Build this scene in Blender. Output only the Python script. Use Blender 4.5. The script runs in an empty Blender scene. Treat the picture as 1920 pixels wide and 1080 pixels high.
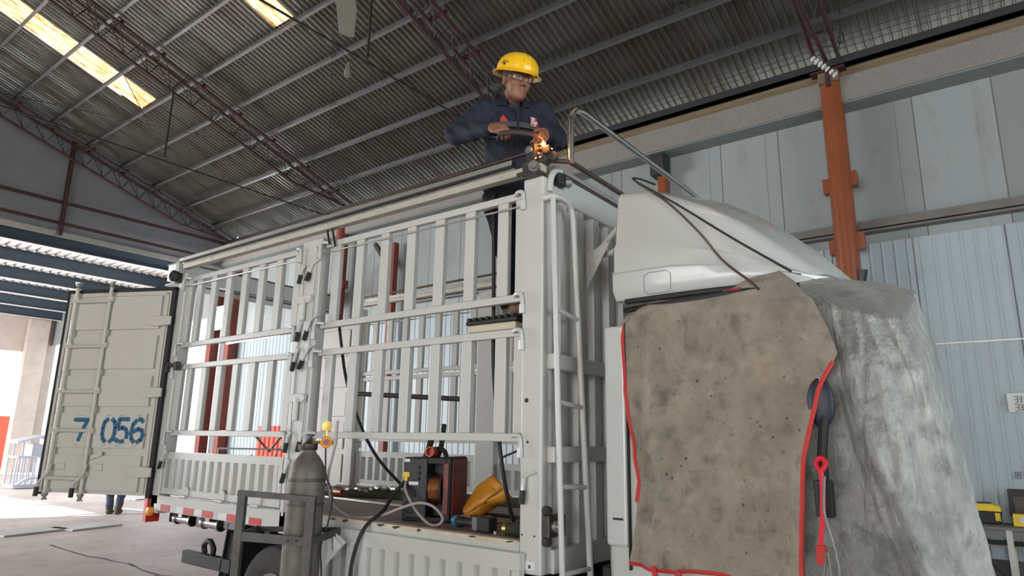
import bpy, bmesh, math, random
import numpy as np
from mathutils import Vector, Matrix, noise
random.seed(7)
sc = bpy.context.scene
COL = sc.collection
# ------------------------------------------------------------------ camera
cam_d = bpy.data.cameras.new('camera'); cam = bpy.data.objects.new('camera', cam_d); COL.objects.link(cam)
cam_d.sensor_width = 36.0; cam_d.lens = 36.0*1248.11/1920.0; cam_d.clip_start = .05; cam_d.clip_end = 300
CR = Vector((0.7960, 0.6051, 0.0163)); CF = Vector((-0.5927, 0.7739, 0.2224))
CR.normalize(); CF.normalize(); CU = CR.cross(CF).normalized(); CR = CF.cross(CU).normalized()
cam.matrix_world = Matrix(((CR.x, CU.x, -CF.x, 2.047), (CR.y, CU.y, -CF.y, -2.95), (CR.z, CU.z, -CF.z, 1.6), (0, 0, 0, 1)))
sc.camera = cam
sc.view_settings.view_transform = 'Standard'; sc.view_settings.look = 'None'
sc.view_settings.gamma = 1.0; sc.view_settings.use_curve_mapping = False
sc.view_settings.exposure = 0.0
# ------------------------------------------------------------------ world, sun, daylight through the openings, added side fill
w = bpy.data.worlds.new('sky'); sc.world = w; w.use_nodes = True
bg = w.node_tree.nodes['Background']; bg.inputs[0].default_value = (0.90, 0.96, 1.0, 1); bg.inputs[1].default_value = 2.2
def sun(name, direction, strength, angle, color):
    d = bpy.data.lights.new(name, 'SUN'); d.energy = strength; d.angle = math.radians(angle); d.color = color
    o = bpy.data.objects.new(name, d); COL.objects.link(o)
    o.rotation_euler = Vector(direction).to_track_quat('-Z', 'Y').to_euler(); o.location = (-20, -20, 20)
def area(name, loc, target, sx, sy, power, color):
    d = bpy.data.lights.new(name, 'AREA'); d.shape = 'RECTANGLE'; d.size = sx; d.size_y = sy; d.energy = power; d.color = color
    o = bpy.data.objects.new(name, d); COL.objects.link(o); o.location = loc
    o.rotation_euler = (Vector(target)-Vector(loc)).to_track_quat('-Z', 'Y').to_euler()
sun('sun', (.40, .92, -.62), 18.0, .6, (1.0, .97, .92))
area('daylight_front_doorway', (11.8, 0, 3.0), (0, .5, 2.2), 9.0, 5.4, 500, (.80, .93, 1.0))
area('added_side_fill', (1.5, -14.6, 3.4), (-1, 0, 2.3), 13.0, 5.6, 700, (1.0, .97, .92))  # fill lamp added to light the truck's near side, its source unseen
area('daylight_yard_doorway', (-22, -6.4, 3.2), (-17, 4, 1.0), 9.0, 5.0, 3600, (.97, .98, 1.0))
# ------------------------------------------------------------------ helpers
ORG = {}
def V(*a): return Vector(a)
def tag(o, label=None, cat=None, group=None, kind=None):
    if label: o['label'] = label
    if cat: o['category'] = cat
    if group: o['group'] = group
    if kind: o['kind'] = kind
    return o
def thing(name, label, cat, loc=(0, 0, 0), group=None):
    o = bpy.data.objects.new(name, None); COL.objects.link(o); o.location = loc; o.empty_display_size = .1
    ORG[o.name] = Vector(loc)
    return tag(o, label, cat, group)
class MB:
    def __init__(s): s.v = []; s.f = []
    def add(s, vs, fs):
        n = len(s.v); s.v += [Vector(p) for p in vs]; s.f += [tuple(i+n for i in f) for f in fs]; return s
    def box(s, x0, x1, y0, y1, z0, z1):
        return s.add([(x0,y0,z0),(x1,y0,z0),(x1,y1,z0),(x0,y1,z0),(x0,y0,z1),(x1,y0,z1),(x1,y1,z1),(x0,y1,z1)],
            [(0,3,2,1),(4,5,6,7),(0,1,5,4),(1,2,6,5),(2,3,7,6),(3,0,4,7)])
    def obox(s, c, ax, ay, az):
        c, ax, ay, az = map(Vector, (c, ax, ay, az)); vs = []
        for k in (-1, 1):
            for i, j in ((-1,-1),(1,-1),(1,1),(-1,1)): vs.append(c+ax*i+ay*j+az*k)
        return s.add(vs, [(0,3,2,1),(4,5,6,7),(0,1,5,4),(1,2,6,5),(2,3,7,6),(3,0,4,7)])
    def bar(s, a, b, w_, h_, up=(0,0,1)):
        a, b = Vector(a), Vector(b); d = (b-a); L = d.length; d.normalize(); u = Vector(up)
        if abs(d.dot(u)) > .98: u = Vector((0,1,0))
        sd = d.cross(u).normalized(); u = sd.cross(d)
        return s.obox((a+b)/2, d*L/2, sd*w_/2, u*h_/2)
    def tube(s, pts, r, seg=8, caps=True):
        pts = [Vector(p) for p in pts]; n = len(pts); rs = r if isinstance(r, (list, tuple)) else [r]*n
        t0 = (pts[1]-pts[0]).normalized(); u = t0.orthogonal().normalized(); vs = []; fs = []
        for i, p in enumerate(pts):
            t = (pts[min(i+1, n-1)]-pts[max(i-1, 0)]).normalized()
            u = (u-t*u.dot(t)).normalized(); b = t.cross(u)
            for k in range(seg):
                a = 2*math.pi*k/seg; vs.append(p+(u*math.cos(a)+b*math.sin(a))*rs[i])
        for i in range(n-1):
            for k in range(seg):
                k2 = (k+1) % seg; fs.append((i*seg+k, i*seg+k2, (i+1)*seg+k2, (i+1)*seg+k))
        if caps: fs.append(tuple(reversed(range(seg)))); fs.append(tuple((n-1)*seg+k for k in range(seg)))
        return s.add(vs, fs)
    def cyl(s, a, b, r, seg=16): return s.tube([a, b], r, seg)
    def lathe(s, prof, c=(0,0,0), axis=(0,0,1), seg=24, closed=False):
        ax = Vector(axis).normalized(); u = ax.orthogonal().normalized(); b = ax.cross(u); c = Vector(c); vs = []; fs = []
        n = len(prof)
        for r, h in prof:
            for k in range(seg):
                a = 2*math.pi*k/seg; vs.append(c+ax*h+(u*math.cos(a)+b*math.sin(a))*max(r, 1e-4))
        for i in range(n if closed else n-1):
            j = (i+1) % n
            for k in range(seg):
                k2 = (k+1) % seg; fs.append((i*seg+k, i*seg+k2, j*seg+k2, j*seg+k))
        if not closed: fs.append(tuple(reversed(range(seg)))); fs.append(tuple((n-1)*seg+k for k in range(seg)))
        return s.add(vs, fs)
    def prism(s, poly, d):          # poly: 3d points of a planar outline, d: thickness vector
        n = len(poly); poly = [Vector(p) for p in poly]; d = Vector(d)
        return s.add(poly+[p+d for p in poly], [tuple(reversed(range(n))), tuple(range(n, 2*n))]+[(i, (i+1) % n, n+(i+1) % n, n+i) for i in range(n)])
    def grid(s, fn, nu, nv):
        vs = [fn(i/nu, j/nv) for i in range(nu+1) for j in range(nv+1)]
        return s.add(vs, [(i*(nv+1)+j, (i+1)*(nv+1)+j, (i+1)*(nv+1)+j+1, i*(nv+1)+j+1) for i in range(nu) for j in range(nv)])
    def sphere(s, c, r, sx=1, sy=1, sz=1, seg=16):
        c = Vector(c); vs = []; fs = []; m = seg//2
        for i in range(m+1):
            th = math.pi*i/m
            for k in range(seg):
                a = 2*math.pi*k/seg; vs.append(c+Vector((r*sx*math.sin(th)*math.cos(a), r*sy*math.sin(th)*math.sin(a), r*sz*math.cos(th))))
        for i in range(m):
            for k in range(seg):
                k2 = (k+1) % seg; fs.append((i*seg+k, (i+1)*seg+k, (i+1)*seg+k2, i*seg+k2))
        return s.add(vs, fs)
    def build(s, name, m, parent=None, label=None, cat=None, group=None, kind=None, bevel=0, solid=0, angle=38, sub=0, origin=None):
        if parent is not None: org = ORG[parent.name]
        elif origin is not None: org = Vector(origin)
        else:
            lo = [min(p[i] for p in s.v) for i in range(3)]; hi = [max(p[i] for p in s.v) for i in range(3)]
            org = Vector(((lo[0]+hi[0])/2, (lo[1]+hi[1])/2, lo[2]))
        me = bpy.data.meshes.new(name); me.from_pydata([p-org for p in s.v], [], s.f); me.update()
        bm = bmesh.new(); bm.from_mesh(me); bmesh.ops.remove_doubles(bm, verts=bm.verts, dist=1e-5)
        bmesh.ops.recalc_face_normals(bm, faces=bm.faces); bm.to_mesh(me); bm.free()
        me.shade_smooth(); me.set_sharp_from_angle(angle=math.radians(angle))
        o = bpy.data.objects.new(name, me); COL.objects.link(o); me.materials.append(m)
        if parent is not None: o.parent = parent
        else: o.location = org
        ORG[o.name] = org
        if solid:
            md = o.modifiers.new('solid', 'SOLIDIFY'); md.thickness = abs(solid); md.offset = 1 if solid > 0 else -1
        if bevel:
            md = o.modifiers.new('bevel', 'BEVEL'); md.width = bevel; md.segments = 2; md.limit_method = 'ANGLE'; md.angle_limit = math.radians(50)
            md.harden_normals = True
        if sub:
            md = o.modifiers.new('sub', 'SUBSURF'); md.levels = sub; md.render_levels = sub
        return tag(o, label, cat, group, kind)
def spl(pts, n=8):
    P = [Vector(p) for p in pts]; P = [P[0]*2-P[1]]+P+[P[-1]*2-P[-2]]; out = []
    for i in range(1, len(P)-2):
        a, b, c, d = P[i-1:i+3]
        for k in range(n):
            t = k/n; out.append(.5*((2*b)+(c-a)*t+(2*a-5*b+4*c-d)*t*t+(3*b-a-3*c+d)*t**3))
    out.append(P[-2]); return out
def copy_tree(o, dloc):
    c = o.copy(); COL.objects.link(c); c.location = o.location+Vector(dloc)
    for ch in o.children:
        d = ch.copy(); COL.objects.link(d); d.parent = c
        for g in ch.children:
            e = g.copy(); COL.objects.link(e); e.parent = d
    return c
# ------------------------------------------------------------------ materials
def mat(name, col, rough=.5, metal=0, var=0, vscale=6, col2=None, bump=0, bscale=60, coat=0, emit=0, stretch=None, spec=None, rvar=0):
    m = bpy.data.materials.new(name); m.use_nodes = True; nt = m.node_tree; N = nt.nodes; L = nt.links
    b = N['Principled BSDF']; b.inputs['Base Color'].default_value = (*col, 1); b.inputs['Roughness'].default_value = rough
    b.inputs['Metallic'].default_value = metal
    if coat: b.inputs['Coat Weight'].default_value = coat; b.inputs['Coat Roughness'].default_value = .08
    if spec is not None: b.inputs['Specular IOR Level'].default_value = spec
    if emit: b.inputs['Emission Color'].default_value = (*col, 1); b.inputs['Emission Strength'].default_value = emit
    if var or bump or rvar:
        tc = N.new('ShaderNodeTexCoord'); mp = N.new('ShaderNodeMapping'); L.new(tc.outputs['Object'], mp.inputs[0])
        if stretch: mp.inputs['Scale'].default_value = stretch
    if var or rvar:
        n = N.new('ShaderNodeTexNoise'); n.inputs['Scale'].default_value = vscale; n.inputs['Detail'].default_value = 6; n.inputs['Roughness'].default_value = .62
        L.new(mp.outputs[0], n.inputs['Vector'])
        r = N.new('ShaderNodeValToRGB'); r.color_ramp.elements[0].position = .5-.22; r.color_ramp.elements[1].position = .5+.22
        c2 = col2 or tuple(c*(1-var) for c in col)
        if var:
            r.color_ramp.elements[0].color = (*c2, 1); r.color_ramp.elements[1].color = (*col, 1)
            L.new(n.outputs['Fac'], r.inputs[0]); L.new(r.outputs[0], b.inputs['Base Color'])
        if rvar:
            mr = N.new('ShaderNodeMapRange'); mr.inputs[1].default_value = .3; mr.inputs[2].default_value = .7
            mr.inputs[3].default_value = max(0, rough-rvar); mr.inputs[4].default_value = rough+rvar
            L.new(n.outputs['Fac'], mr.inputs[0]); L.new(mr.outputs[0], b.inputs['Roughness'])
    if bump:
        n2 = N.new('ShaderNodeTexNoise'); n2.inputs['Scale'].default_value = bscale; n2.inputs['Detail'].default_value = 5
        L.new(mp.outputs[0], n2.inputs['Vector'])
        bp = N.new('ShaderNodeBump'); bp.inputs['Strength'].default_value = bump; bp.inputs['Distance'].default_value = .02
        L.new(n2.outputs['Fac'], bp.inputs['Height']); L.new(bp.outputs[0], b.inputs['Normal'])
    return m
M = {}
M['paint'] = mat('white_truck_paint', (.575, .575, .545), .32, var=.05, vscale=3, coat=.25)
M['paint2'] = mat('cream_door_paint', (.55, .525, .47), .42, var=.06, vscale=2, bump=.05, bscale=40)
M['cab'] = mat('white_cab_paint', (.55, .565, .545), .22, coat=.6)
M['chrome'] = mat('bright_steel', (.62, .62, .62), .22, 1)
M['alu'] = mat('worn_aluminium', (.60, .59, .54), .38, .8, var=.25, vscale=12)
M['primer'] = mat('pale_primed_steel', (.55, .53, .45), .5, .2, var=.2, vscale=8)
M['steel'] = mat('dark_raw_steel', (.11, .10, .095), .45, .7, var=.35, vscale=9)
M['rustrod'] = mat('browned_steel_tube', (.20, .15, .12), .38, .8, var=.45, vscale=7)
M['black'] = mat('black_rubber', (.014, .014, .015), .6)
M['blackp'] = mat('black_plastic', (.022, .022, .024), .45, bump=.1, bscale=200)
M['tyre'] = mat('tyre_rubber', (.03, .028, .027), .85, var=.3, vscale=20, col2=(.06, .055, .05))
M['rim'] = mat('grey_wheel_steel', (.22, .22, .215), .5, .5, var=.3, vscale=14)
M['red'] = mat('red_plastic', (.55, .03, .025), .4)
M['reflw'] = mat('white_reflector', (.72, .72, .74), .3)
M['amber'] = mat('amber_plastic', (.85, .33, .02), .35)
M['yellow'] = mat('yellow_plastic', (.78, .55, .03), .4)
M['maroon'] = mat('red_oxide_paint', (.050, .016, .015), .6, var=.35, vscale=5)
M['orange'] = mat('orange_column_paint', (.27, .070, .022), .38, var=.22, vscale=2.0, coat=.15)
M['orangedark'] = mat('red_orange_paint', (.20, .036, .02), .55, var=.3, vscale=2)
M['purlin'] = mat('galvanised_purlin', (.17, .17, .175), .42, .6, var=.25, vscale=3)
M['blue'] = mat('slate_blue_paint', (.030, .050, .072), .55, var=.2, vscale=2)
M['fascia'] = mat('grey_granular_plaster', (.26, .245, .225), .9, var=.25, vscale=40, bump=.5, bscale=90)
M['wood'] = mat('weathered_timber', (.22, .16, .095), .8, var=.5, vscale=3, stretch=(.4, 4, 8))
M['darkangle'] = mat('dark_grey_steel', (.05, .05, .052), .5, .4)
M['webrod'] = mat('black_steel_rod', (.018, .016, .015), .6)
M['railgrey'] = mat('grey_brown_rail', (.19, .18, .165), .5, .4, var=.3, vscale=3)
M['torch'] = mat('dark_brown_torch', (.045, .030, .024), .6)
M['soffit'] = mat('grey_green_soffit', (.17, .19, .185), .8)
M['cyl'] = mat('weathered_grey_cylinder', (.20, .19, .17), .55, .25, var=.5, vscale=7, col2=(.10, .08, .06), bump=.15, bscale=30)
M['cart'] = mat('rusty_grey_angle_iron', (.11, .105, .095), .55, .5, var=.45, vscale=11)
M['brass'] = mat('dirty_brass', (.48, .33, .10), .35, .9)
M['gaugered'] = mat('red_brown_dial', (.22, .05, .03), .3)
M['copper'] = mat('copper_wire', (.72, .26, .11), .30, 1, bump=.6, bscale=3, stretch=(300, 1, 1))
M['hose'] = mat('clear_grey_hose', (.40, .34, .33), .3)
M['canvas'] = mat('green_canvas', (.052, .058, .033), .85, var=.4, vscale=8, bump=.3, bscale=30)
M['bag'] = mat('orange_coated_cloth', (.68, .27, .025), .42, var=.3, vscale=7, bump=.15, bscale=14)
M['inner'] = mat('pale_bag_lining', (.55, .50, .38), .6)
M['skin'] = mat('tanned_skin', (.25, .115, .07), .5, var=.2, vscale=25)
M['navy'] = mat('navy_work_cloth', (.0105, .0165, .036), .8, var=.35, vscale=9, bump=.25, bscale=25)
M['navy2'] = mat('dark_navy_trousers', (.010, .014, .030), .85, var=.3, vscale=9)
M['greytape'] = mat('grey_reflective_tape', (.055, .058, .055), .5)
M['helmet'] = mat('yellow_hard_hat', (.90, .52, .012), .22, coat=.5)
M['hair'] = mat('grey_black_hair', (.06, .055, .05), .7)
M['shoe'] = mat('brown_suede', (.17, .11, .065), .85, var=.3, vscale=20)
M['denim'] = mat('blue_denim', (.07, .10, .17), .85, var=.3, vscale=14)
M['glass'] = mat('clear_lens', (.9, .9, .9), .03); M['glass'].node_tree.nodes['Principled BSDF'].inputs['Transmission Weight'].default_value = .92
M['paper'] = mat('white_paper', (.62, .62, .60), .8)
M['ink'] = mat('black_ink', (.03, .03, .03), .7)
M['stencil'] = mat('blue_stencil_paint', (.022, .13, .25), .6, var=.35, vscale=16)
M['redtrim'] = mat('red_cloth_binding', (.50, .035, .03), .75)
M['grin'] = mat('blue_plastic', (.02, .16, .30), .4)
M['cabinet'] = mat('grey_tool_table', (.20, .20, .19), .6, .2, var=.3, vscale=8)
M['plate'] = mat('pale_steel_sheet', (.52, .51, .50), .5, .2, var=.15, vscale=3)
M['rack'] = mat('blue_grey_steel', (.46, .50, .58), .5, .2)
M['concrete_col'] = mat('beige_concrete', (.50, .43, .38), .85, var=.2, vscale=3)
M['redwall'] = mat('red_painted_metal', (.62, .09, .05), .55)
M['fan'] = mat('grey_green_blade', (.17, .18, .14), .55)
M['strap'] = mat('bright_red_strap', (.62, .012, .025), .55)
M['deck'] = mat('pale_roof_deck', (.55, .53, .51), .6)
M['hot'] = mat('glowing_steel', (1.0, .42, .10), .5, emit=40)
M['warm'] = mat('hot_orange_metal', (1.0, .16, .01), .5, emit=4)
M['lamp'] = mat('floodlight_led', (.93, .98, 1.0), .5, emit=110)
M['tubelight'] = mat('fluorescent_tube', (.97, .99, 1.0), .5, emit=6)
def custom(name):
    m = bpy.data.materials.new(name); m.use_nodes = True; nt = m.node_tree
    return m, nt, nt.nodes, nt.links, nt.nodes['Principled BSDF']
def node(N, t, **k):
    n = N.new(t)
    for a, b in k.items(): setattr(n, a, b)
    return n
def mixc(N, L, fac, a, b, mode='MIX'):
    x = N.new('ShaderNodeMix'); x.data_type = 'RGBA'; x.blend_type = mode
    for sock, val in ((x.inputs[0], fac), (x.inputs[6], a), (x.inputs[7], b)):
        if hasattr(val, 'is_linked'): L.new(val, sock)
        else: sock.default_value = val if not isinstance(val, tuple) else (*val, 1)
    return x.outputs[2]
def ramp(N, L, src, p0, p1, c0=(0,0,0), c1=(1,1,1)):
    r = N.new('ShaderNodeValToRGB'); r.color_ramp.elements[0].position = p0; r.color_ramp.elements[1].position = p1
    r.color_ramp.elements[0].color = (*c0, 1); r.color_ramp.elements[1].color = (*c1, 1); L.new(src, r.inputs[0]); return r.outputs[0]
def nz(N, L, vec, scale, detail=5, rough=.6, stretch=None):
    if stretch:
        mp = N.new('ShaderNodeMapping'); mp.inputs['Scale'].default_value = stretch; L.new(vec, mp.inputs[0]); vec = mp.outputs[0]
    n = N.new('ShaderNodeTexNoise'); n.inputs['Scale'].default_value = scale; n.inputs['Detail'].default_value = detail; n.inputs['Roughness'].default_value = rough
    L.new(vec, n.inputs['Vector']); return n.outputs['Fac']
def roof_mat():
    m, nt, N, L, b = custom('stained_galvanised_roof'); tc = N.new('ShaderNodeTexCoord'); o = tc.outputs['Object']
    st = ramp(N, L, nz(N, L, o, 1.0, 6, .65, (2.2, .45, .45)), .42, .62)
    c = mixc(N, L, st, (.185, .180, .158), (.115, .102, .080))
    L.new(c, b.inputs['Base Color']); b.inputs['Metallic'].default_value = .8
    mr = N.new('ShaderNodeMapRange'); mr.inputs[3].default_value = .31; mr.inputs[4].default_value = .55; L.new(st, mr.inputs[0]); L.new(mr.outputs[0], b.inputs['Roughness'])
    return m
M['roof'] = roof_mat()
def panel_mat(name, base, alt, width, dirt):
    m, nt, N, L, b = custom(name); tc = N.new('ShaderNodeTexCoord'); o = tc.outputs['Object']
    sx = N.new('ShaderNodeSeparateXYZ'); L.new(o, sx.inputs[0])
    dv = node(N, 'ShaderNodeMath', operation='DIVIDE'); L.new(sx.outputs[0], dv.inputs[0]); dv.inputs[1].default_value = width
    fl = node(N, 'ShaderNodeMath', operation='FLOOR'); L.new(dv.outputs[0], fl.inputs[0])
    wn = N.new('ShaderNodeTexWhiteNoise'); wn.noise_dimensions = '1D'; L.new(fl.outputs[0], wn.inputs['W'])
    c = mixc(N, L, wn.outputs['Value'], base, alt)
    fr = node(N, 'ShaderNodeMath', operation='FRACT'); L.new(dv.outputs[0], fr.inputs[0])
    lt = node(N, 'ShaderNodeMath', operation='LESS_THAN'); L.new(fr.outputs[0], lt.inputs[0]); lt.inputs[1].default_value = .018
    c = mixc(N, L, lt.outputs[0], c, (.12, .12, .12))
    sp = ramp(N, L, nz(N, L, o, 1.6, 6, .7, (1.5, 1, .6)), .52, .75)
    c = mixc(N, L, sp, c, dirt)
    L.new(c, b.inputs['Base Color']); b.inputs['Roughness'].default_value = .42; b.inputs['Specular IOR Level'].default_value = .4
    return m
M['wallup'] = panel_mat('pale_wall_panels', (.295, .325, .325), (.225, .243, .24), .95, (.225, .22, .21))
M['walllow'] = panel_mat('pale_ribbed_cladding', (.365, .425, .455), (.33, .39, .42), 1.05, (.32, .355, .37))
M['gable'] = mat('grey_gable_sheet', (.20, .21, .225), .6, var=.2, vscale=1.2)
def floor_mat():
    m, nt, N, L, b = custom('worn_concrete'); tc = N.new('ShaderNodeTexCoord'); o = tc.outputs['Object']
    c = mixc(N, L, ramp(N, L, nz(N, L, o, .5, 8, .65), .35, .7), (.43, .365, .34), (.68, .605, .575))
    c = mixc(N, L, ramp(N, L, nz(N, L, o, 2.4, 8, .7), .55, .72), c, (.35, .305, .285))
    L.new(c, b.inputs['Base Color']); b.inputs['Roughness'].default_value = .62
    bp = N.new('ShaderNodeBump'); bp.inputs['Strength'].default_value = .25; bp.inputs['Distance'].default_value = .01
    L.new(nz(N, L, o, 30, 6), bp.inputs['Height']); L.new(bp.outputs[0], b.inputs['Normal']); return m
M['floor'] = floor_mat()
def cloth_mat(name, a, b2, speck, metal, rough, sheen):
    m, nt, N, L, b = custom(name); tc = N.new('ShaderNodeTexCoord'); o = tc.outputs['Object']
    c = mixc(N, L, ramp(N, L, nz(N, L, o, 3.2, 8, .68), .36, .66), a, b2)
    c = mixc(N, L, ramp(N, L, nz(N, L, o, 11, 5, .6), .50, .70), c, tuple(x*.72 for x in b2))
    c = mixc(N, L, ramp(N, L, nz(N, L, o, 6, 4, .6), .54, .70, (0,0,0), (.6,.6,.6)), c, tuple(x*1.25 for x in a))
    if speck:
        vo = N.new('ShaderNodeTexVoronoi'); vo.inputs['Scale'].default_value = 19; L.new(o, vo.inputs['Vector'])
        near = ramp(N, L, vo.outputs['Distance'], .09, .17, (1,1,1), (0,0,0))
        msk = ramp(N, L, nz(N, L, o, 4, 4, .6), .46, .58)
        k = node(N, 'ShaderNodeMath', operation='MULTIPLY'); L.new(near, k.inputs[0]); L.new(msk, k.inputs[1])
        c = mixc(N, L, k.outputs[0], c, (.05, .045, .04))
        c = mixc(N, L, ramp(N, L, nz(N, L, o, 1.9, 5, .6), .54, .70, (0,0,0), (.7,.7,.7)), c, (.16, .135, .11))
        c = mixc(N, L, ramp(N, L, nz(N, L, o, 2.3, 5, .6, (1, 1, .6)), .50, .68, (0,0,0), (.6,.6,.6)), c, (.43, .335, .235))
    L.new(c, b.inputs['Base Color']); b.inputs['Metallic'].default_value = metal; b.inputs['Roughness'].default_value = rough
    b.inputs['Sheen Weight'].default_value = sheen; b.inputs['Sheen Roughness'].default_value = .35
    if metal:
        mr = N.new('ShaderNodeMapRange'); mr.inputs[3].default_value = rough-.16; mr.inputs[4].default_value = rough+.2
        L.new(nz(N, L, o, 9, 7, .7), mr.inputs[0]); L.new(mr.outputs[0], b.inputs['Roughness'])
    bp = N.new('ShaderNodeBump'); bp.inputs['Strength'].default_value = .6 if metal else .9; bp.inputs['Distance'].default_value = .04
    L.new(nz(N, L, o, 17 if metal else 14, 8, .68, (1, 1, .55) if metal else None), bp.inputs['Height']); L.new(bp.outputs[0], b.inputs['Normal']); return m
M['clothdirty'] = cloth_mat('stained_beige_dust_cloth', (.385, .33, .265), (.265, .23, .185), True, 0, .9, .2)
M['clothsilver'] = cloth_mat('silver_crushed_velvet', (.43, .435, .41), (.24, .245, .23), False, .62, .34, .35)
def bed_mat():
    m, nt, N, L, b = custom('red_brown_chequer_plate'); tc = N.new('ShaderNodeTexCoord'); o = tc.outputs['Object']
    c = mixc(N, L, ramp(N, L, nz(N, L, o, 3, 7, .7), .38, .66), (.30, .245, .23), (.18, .135, .125))
    L.new(c, b.inputs['Base Color']); b.inputs['Roughness'].default_value = .6
    ck = N.new('ShaderNodeTexChecker'); ck.inputs['Scale'].default_value = 34
    mp = N.new('ShaderNodeMapping'); mp.inputs['Rotation'].default_value = (0, 0, .785); L.new(o, mp.inputs[0]); L.new(mp.outputs[0], ck.inputs['Vector'])
    bp = N.new('ShaderNodeBump'); bp.inputs['Strength'].default_value = .5; bp.inputs['Distance'].default_value = .01
    L.new(ck.outputs['Fac'], bp.inputs['Height']); L.new(bp.outputs[0], b.inputs['Normal']); return m
M['bed'] = bed_mat()
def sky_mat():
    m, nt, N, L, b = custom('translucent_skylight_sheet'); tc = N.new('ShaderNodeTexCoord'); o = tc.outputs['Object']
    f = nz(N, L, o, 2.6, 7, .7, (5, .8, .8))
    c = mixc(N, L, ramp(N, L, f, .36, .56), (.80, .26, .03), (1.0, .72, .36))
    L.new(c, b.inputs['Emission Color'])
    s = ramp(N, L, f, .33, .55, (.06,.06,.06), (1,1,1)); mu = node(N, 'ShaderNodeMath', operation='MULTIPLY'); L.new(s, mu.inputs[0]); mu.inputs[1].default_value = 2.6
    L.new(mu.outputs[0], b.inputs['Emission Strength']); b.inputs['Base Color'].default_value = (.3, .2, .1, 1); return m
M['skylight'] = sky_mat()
# ================================================================== THE HALL
def struct(b, name, m, **k): return b.build(name, m, kind='structure', **k)
YW = 7.6
RS = .33                                     # roof slope
def roof_z(y, a=7.60): return a+RS*(YW-y)
XE, XF = -17.0, 12.0
# floor
b = MB(); b.box(-45, 14, -16, 12, -.2, 0); fl = struct(b, 'floor', M['floor'], origin=(0, 0, 0))
b = MB()
def crack(pts):
    P = spl(pts, 4)
    P = [p+Vector((random.uniform(-.025, .025), random.uniform(-.025, .025), 0)) for p in P]
    for p, q in zip(P[:-1], P[1:]):
        wd = random.uniform(.010, .022); s = Vector((-(q-p).y, (q-p).x, 0)).normalized()*wd
        b.add([p-s, p+s, q+s, q-s], [(0, 1, 2, 3)])
crack([(-9.5, 1.2, .002), (-8.4, 1.15, .002), (-7.2, 1.25, .002), (-6.2, 1.2, .002), (-5.2, 1.5, .002), (-4.4, 1.4, .002)])
crack([(-6.2, 1.2, .002), (-6.3, .6, .002), (-6.6, .1, .002), (-6.4, -.8, .002)])
b.build('crack', M['ink'], fl)
# right wall: lower ribbed cladding, upper panels
def cladding(x0, x1, z0, z1, y, pitch, rib, depth):
    b = MB(); xs = []
    n = int((x1-x0)/pitch)
    for i in range(n+1):
        x = x0+i*pitch; xs += [(x, 0), (x+pitch-rib*2.2, 0), (x+pitch-rib*1.6, depth), (x+pitch-rib*.6, depth)]
    for (xa, da), (xb, db) in zip(xs[:-1], xs[1:]):
        b.add([(xa, y-da, z0), (xb, y-db, z0), (xb, y-db, z1), (xa, y-da, z1)], [(0, 1, 2, 3)])
    b.box(x0, x1, y+.03, y+.15, z0, z1)
    return b
struct(cladding(XE, XF, .26, 4.47, YW, .158, .018, .011), 'wall_right', M['walllow'], origin=(0, YW, 0))
struct(cladding(XE, XF, 4.47, 7.15, YW+.02, .95, .012, .008), 'wall_right_upper', M['wallup'], origin=(0.3, YW, 0))
b = MB(); b.box(1.05, XF, YW-.016, YW, 2.945, 2.96); struct(b, 'trim_7', M['alu'])
b = MB(); b.box(XE, XF, YW-.03, YW+.15, 0, .27); struct(b, 'baseboard_right', M['steel'])
b = MB(); b.box(XE, XF, YW-.36, YW+.02, 6.62, 7.02); struct(b, 'trim_1', M['fascia'], origin=(0, YW, 6.62))
b = MB(); b.box(XE, XF, YW-.34, YW+.02, 6.595, 6.62); struct(b, 'trim_2', M['soffit'])
b = MB(); b.box(XE, XF, YW-.325, YW+.05, 7.02, 7.17); struct(b, 'trim_3', M['wood'], origin=(0, YW, 7))
b = MB(); b.box(XE, XF, YW-.37, YW-.12, 7.17, 7.24); b.box(XE, XF, YW-.37, YW-.35, 7.17, 7.36); struct(b, 'trim_4', M['darkangle'])
# corrugated roof, right slope (real corrugation), left slope
def corr_sheet(x0, x1, y0, y1, pitch=.125, amp=.020, dz=0):
    b = MB(); xs = []
    n = int((x1-x0)/pitch)
    for i in range(n+1):
        x = x0+i*pitch; xs += [(x, amp), (x+pitch*.62, amp), (x+pitch*.74, -amp), (x+pitch*.88, -amp)]
    ys = [y0, y1]; vs = []; fs = []
    for y in ys:
        for x, d in xs: vs.append((x, y, roof_z(y)+.08+dz+d))
    k = len(xs)
    for i in range(k-1): fs.append((i, i+1, k+i+1, k+i))
    return b.add(vs, fs)
SKY = [(-13.88, -13.0, 3.2), (-8.45, -7.72, 3.05), (1.6, 2.35, 1.2)]
struct(corr_sheet(XE, XF, 3.2, YW+.35), 'ceiling', M['roof'], origin=(0, 0, 0))
segs = [(XE, SKY[0][0]), (SKY[0][1], SKY[1][0]), (SKY[1][1], SKY[2][0]), (SKY[2][1], XF)]
b = MB()
for x0, x1 in segs:
    t = corr_sheet(x0-.125, x1, -4.0, 3.2); tl = corr_sheet(x0-.125, x1, 2.75, 3.6, dz=.05); b.add(tl.v, tl.f); b.add(t.v, t.f)  # lap strips above the seam, added to block leaking sun
struct(b, 'ceiling_upper', M['roof'], origin=(0, 0, 0))
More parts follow.
